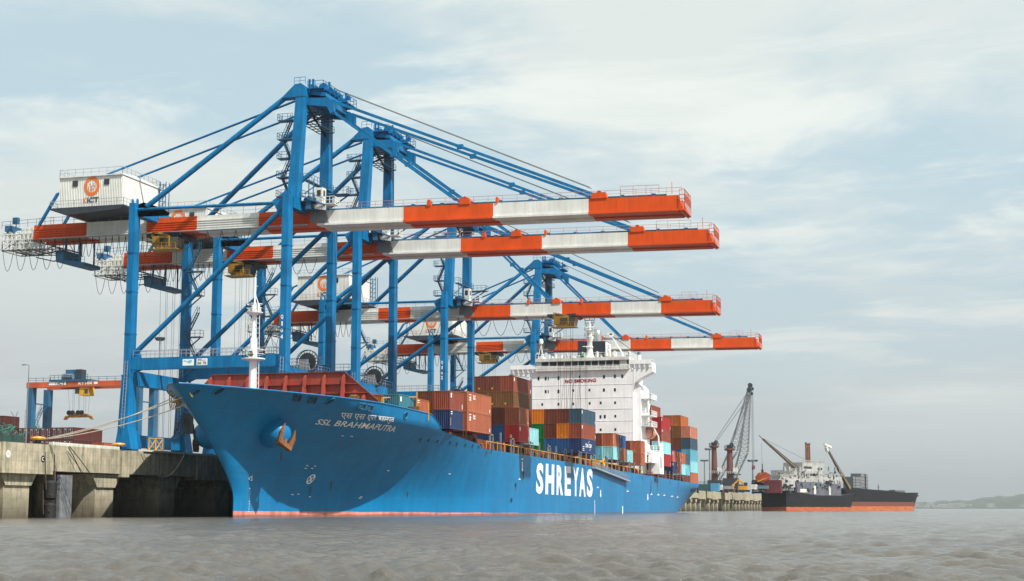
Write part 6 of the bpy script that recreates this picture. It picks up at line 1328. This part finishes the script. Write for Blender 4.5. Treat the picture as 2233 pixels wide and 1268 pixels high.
# near ship (stern towards us, superstructure aft)
YA = 720.0; P0 = onY(1688,1117,YA); P0.z = 0; P1 = onY(1850,1117,YA+70); P1.z = 0
shipA, LA, hA = blackhull('cargo_ship', P0, P1, 17, lambda u, t: (.75+.25*min(1,u/.12))*(1 if u < .72 else max(.02,1-((u-.72)/.28)**1.8*(1-.25*t))), lambda u: 9.0 - 1.8*min(1,u/.35) + (1.4*max(0,(u-.7)/.3)), 'black hulled cargo ship with white superstructure and grey housing beyond the stern', 1.75, bh_mat('black_hull_orange_boot', 1.75, (.46,.12,.05)))
def shipA_top():
    rz = shipA.rotation_euler.z; inv = Matrix.Rotation(-rz, 3, 'Z')
    def loc(x, y, t=.0, w=0):       # pixel -> local point on the ship's centre plane shifted by w
        r_ = ray(x, y); nrm = Matrix.Rotation(rz,3,'Z') @ Vector((0,1,0)); o = P0 + nrm*w; k = (o-EYEP).dot(nrm)/r_.dot(nrm); return inv @ (EYEP + r_*k - P0)
    GW = paint('ship_grey_house', (.13,.14,.165), .6, .5, .15); WH = paint('old_ship_white', (.46,.46,.44), .6, .5, .22, scale=.8)
    def blk(px0, py0, px1, py1, w0, w1, name, mat, parent=shipA):
        a, b = loc(px0,py0,w=w0), loc(px1,py1,w=w0); m = MB(); m.box(min(a.x,b.x), max(a.x,b.x), w0, w1, min(a.z,b.z), max(a.z,b.z)); return m.build(name, mat, parent), a, b
    blk(1738,1081,1792,1052,-7.6,7.0,'deck_house',GW); blk(1792,1082,1834,1056,-7.3,6.5,'deck_house',GW)
    blk(1702,1070,1738,1048,-6.8,6,'deck_house',WH); h2,a,b = blk(1702,1053,1836,1041,-6.5,6.0,'upper_house',WH); blk(1728,1042,1797,1028,-5.8,5.4,'upper_house',WH); wh,a,b = blk(1750,1029,1797,1011,-5.0,5.0,'wheelhouse',WH)
    for x0,x1,y0,y1,w in ((1753,1770,1018,1022,-5.05),(1783,1793,1021,1025,-5.05),(1750,1758,1035,1039,-5.85),(1762,1780,1034,1038,-5.85),(1745,1760,1067,1074,-7.65),(1775,1779,1060,1078,-7.65),(1808,1811,1060,1080,-7.35)):
        a, b = loc(x0,y1,w=w), loc(x1,y0,w=w); m = MB(); m.box(a.x,b.x,w-.05,w+.05,a.z,b.z); m.build('window', GLASS if y1<1045 else WHITE3, wh)
    m = MB()
    for (x0,x1,y,w) in ((1702,1738,1041,-6.6),(1797,1836,1041,-6.4),(1728,1750,1028,-5.8),(1750,1797,1011,-5.0)): a, b = loc(x0,y,w=w), loc(x1,y,w=w); m.rail([(a.x,w,a.z),(b.x,w,b.z)],1.3,1.2,.09)
    r_ = random.Random(6)
    for i in range(46): x = r_.uniform(1700,1836); yy = r_.choice([1041,1041,1028,1053]); a = loc(x, yy, w=-6.9); w = r_.uniform(.2,.7); m.box(a.x-w,a.x+w,-7.0,-6.2,a.z,a.z+r_.uniform(.5,2.2))
    for i in range(16): x = r_.uniform(1704,1832); a = loc(x, 1041, w=-6.6); m.tube((a.x,-6.6,a.z),(a.x+r_.uniform(-.6,.6),-6.6,a.z+r_.uniform(2,5)),.1,4)
    m.build('deck_gear', WH, h2)
    m = MB()
    for i in range(60): x = r_.uniform(1704,1834); y = r_.uniform(1032,1078); a = loc(x, y, w=-8); w = r_.uniform(.2,.9); m.box(a.x-w,a.x+w,-8.1 if y > 1052 else -6.75,-6.4 if y > 1052 else -6.3,a.z,a.z+r_.uniform(.2,1.1))
    m.build('deck_clutter', DARK, h2)
    m = MB(); a = loc(1762,1012); z1 = loc(1762,966).z
    for dx, hh in ((-1.6,1.0),(0.2,.96),(1.8,.98)): m.lathe((a.x+dx,0,a.z),[(.5,0),(.42,(z1-a.z)*hh*.9),(.6,(z1-a.z)*hh)],8)
    m.box(a.x-1.6,a.x+1.8,-.3,.3,a.z+(z1-a.z)*.8,a.z+(z1-a.z)*.86)
    fn = m.build('mast_post', paint('derrick_rust', (.20,.085,.045), .6, .45, .25), shipA); m = MB()
    for i in range(6): z = a.z+(z1-a.z)*(.4+.1*i); m.beam((a.x-1.8,0,z),(a.x+1.8,0,z+.6),.15,.15); m.beam((a.x-1.9,0,z),(a.x-1.9,0,z+1.4),.12,.12)
    m.build('mast_rigging', DARK, fn)
    def derrick(x0,y0,x1,y1,w0,w1,name='derrick_boom'):
        a, b = loc(x0,y0,w=-1), loc(x1,y1,w=-1); TAN = bpy.data.materials.get('derrick_tan') or paint('derrick_tan', (.26,.17,.085), .6, .6, .3); m = MB(); m.beam(a+Vector((0,-.0,0)), b, w0, w0, w2=w1, h2=w1); k = m.build(name, TAN, shipA); m = MB(); m.beam(a+Vector((.9,-.6,.2)), b+Vector((.3,-.3,.1)), .35, .35, w2=.2, h2=.2); m.beam(a+Vector((-.7,-.6,-.6)), b+Vector((-.2,-.3,-.2)), .5, .4, w2=.2, h2=.2); m.build('boom_edge', DARK, k); return a, b, k
    a, b, k = derrick(1737,1022,1663,958,1.5,.6); m = MB(); m.tube(b, loc(1655,950,w=-1), .18, 5); m.tube(b+Vector((0,0,.4)), loc(1755,1002,w=-1), .08, 4); m.lathe(loc(1737,1024,w=-1)-Vector((0,0,1.5)),[(1.8,0),(1.8,3)],10); m.build('boom_tackle', DARK, k)
    a, b, k = derrick(1852,1066,1801,975,1.6,.55); m = MB(); a2, b2 = loc(1797,969,w=-1), loc(1812,976,w=-1); m.beam(a2,b2,.9,1.0); m.beam(b,loc(1804,985,w=-1),1.2,1.2); m.build('boom_head', WHITE3, k)
shipA_top()
# barge-like ship behind it
P0b = onY(1800,1117,790); P0b.z = 0; P1b = onY(1986,1117,860); P1b.z = 0
shipB, LB, hB = blackhull('bulk_ship', P0b, P1b, 18, lambda u, t: (.8+.2*min(1,u/.1))*(1 if u < .8 else max(.03,1-((u-.8)/.2)**2*(1-.2*t))), lambda u: 11.2 - 2.6*max(0,u-.2)/.8 + .9*(1 if u > .95 else 0), 'long low black ship with orange and maroon waterline, bow pointing right', 2.0, bh_mat('black_hull_two_bands', 2.2, (.50,.14,.05), 4.4, (.15,.05,.045)))
def shipB_top():
    rz = shipB.rotation_euler.z; inv = Matrix.Rotation(-rz,3,'Z')
    def loc(x,y,w=0): r_ = ray(x,y); nrm = Matrix.Rotation(rz,3,'Z') @ Vector((0,1,0)); o = P0b+nrm*w; k = (o-EYEP).dot(nrm)/r_.dot(nrm); return inv @ (EYEP+r_*k-P0b)
    for x0,x1,y0,y1 in ((1861,1865,1040,1070),(1867,1877,1041,1070),(1878,1885,1033,1070),(1889,1892,1034,1072),(1924,1938,1069,1080),(1952,1973,1069,1082)):
        a, b = loc(x0,y1,w=-3), loc(x1,y0,w=-3); m = MB(); m.box(a.x,b.x,-3,3,a.z-1.5,b.z); 
        for i in range(5): z = a.z+(b.z-a.z)*i/5; m.box(a.x-.25,b.x+.25,-3.2,-3.02,z,z+.3)
        m.build('deck_tank' if y0 < 1060 else 'deck_locker', GREY, shipB)
    m = MB(); r_ = random.Random(9)
    for i in range(26): x = 1893+i*2.3; a = loc(x,1076 if x<1930 else 1080,w=-4); m.box(a.x-.7,a.x+.7,-4.5,-2,a.z-2,a.z+r_.uniform(-.2,1.2))
    a, b = loc(1893,1074,w=-7), loc(1975,1083,w=-7); m.rail([a,b],1.2,3,.1); m.build('deck_gear', DARK, shipB)
    m = MB(); a = loc(1916,1080); m.tube(a, a+Vector((0,0,5.5)), .2, 5); m.beam(a+Vector((-1,0,4)),a+Vector((1,0,4)),.2,.2); m.build('signal_mast', DARK, shipB)
    m = MB(); a, b = loc(1983,1086,w=-2), loc(1999,1080,w=-2); m.prism([(a.x,a.z),(b.x,a.z+.6),(b.x+.6,b.z),(a.x,b.z)],-3,3); m.build('forecastle', paint('worn_forecastle',(.10,.10,.09),.6,.5,.2), shipB)
shipB_top()
# far shore
def hills():
    r_ = random.Random(12); m = MB(); n = 520; vs = []
    for i in range(n):
        th = R(-6) - R(46)*i/(n-1) if False else None
    X0, X1, Y = -1200, 5200, 6000
    for i in range(n):
        u = i/(n-1); x = X0+(X1-X0)*u; h = 24 + 28*min(2.2,max(0,(x+160)/400)) + 40*max(0,u-.4) + 3*math.sin(u*90)+2.5*math.sin(u*243+1)+2*math.sin(u*531)+r_.uniform(-1.6,1.6)
        vs += [(x, Y-160, -.5), (x, Y, h*.6), (x, Y+500, h*1.0), (x, Y+1500, h*.3)]
    m.add(vs, [(4*i+k, 4*i+4+k, 4*i+5+k, 4*i+1+k) for i in range(n-1) for k in range(3)])
    mt, t, b = newmat('wooded_hill'); tc = N('ShaderNodeTexCoord', t); nz = N('ShaderNodeTexNoise', t); nz.inputs['Scale'].default_value = .02; nz.inputs['Detail'].default_value = 8; t.links.new(tc.outputs['Object'], nz.inputs['Vector']); cr = N('ShaderNodeValToRGB', t); e = cr.color_ramp.elements; e[0].position = .35; e[0].color = (.02,.035,.028,1); e[1].position = .7; e[1].color = (.07,.085,.06,1); t.links.new(nz.outputs['Fac'], cr.inputs[0]); t.links.new(cr.outputs[0], b.inputs['Base Color']); b.inputs['Roughness'].default_value = .9
    o = m.build('hills', mt, smooth=True, angle=180); o['kind'] = 'structure'
    m = MB()
    for i in range(70):
        x = r_.uniform(-250, 900); z = r_.uniform(4, 16); w = r_.uniform(10, 34); m.box(x, x+w, Y-150+z*4.5, Y-140+z*4.5, max(0,z-7), z+r_.uniform(3,7))
    o = m.build('shore_town', paint('pale_town_walls',(.32,.33,.33),.7,.3), None); tag(o, 'strip of tiny pale buildings along the hazy far shore', 'town', None, 'stuff')
hills()
# ------------------------------------------------------------------ the air
def haze():
    m = bpy.data.materials.new('haze_air'); m.use_nodes = True; t = m.node_tree; t.nodes.clear(); out = N('ShaderNodeOutputMaterial', t); v = N('ShaderNodeVolumePrincipled', t)
    v.inputs['Color'].default_value = (.82,.88,.92,1); v.inputs['Density'].default_value = HAZE; v.inputs['Anisotropy'].default_value = .2; t.links.new(v.outputs[0], out.inputs['Volume'])
    k = MB(); k.box(-9000, 9000, -800, 10800, -3, 420); o = k.build('haze', m); o['kind'] = 'stuff'; tag(o, 'pale sea haze that fades the far shore', 'haze')
HAZE = 0.000065
if HAZE: haze()
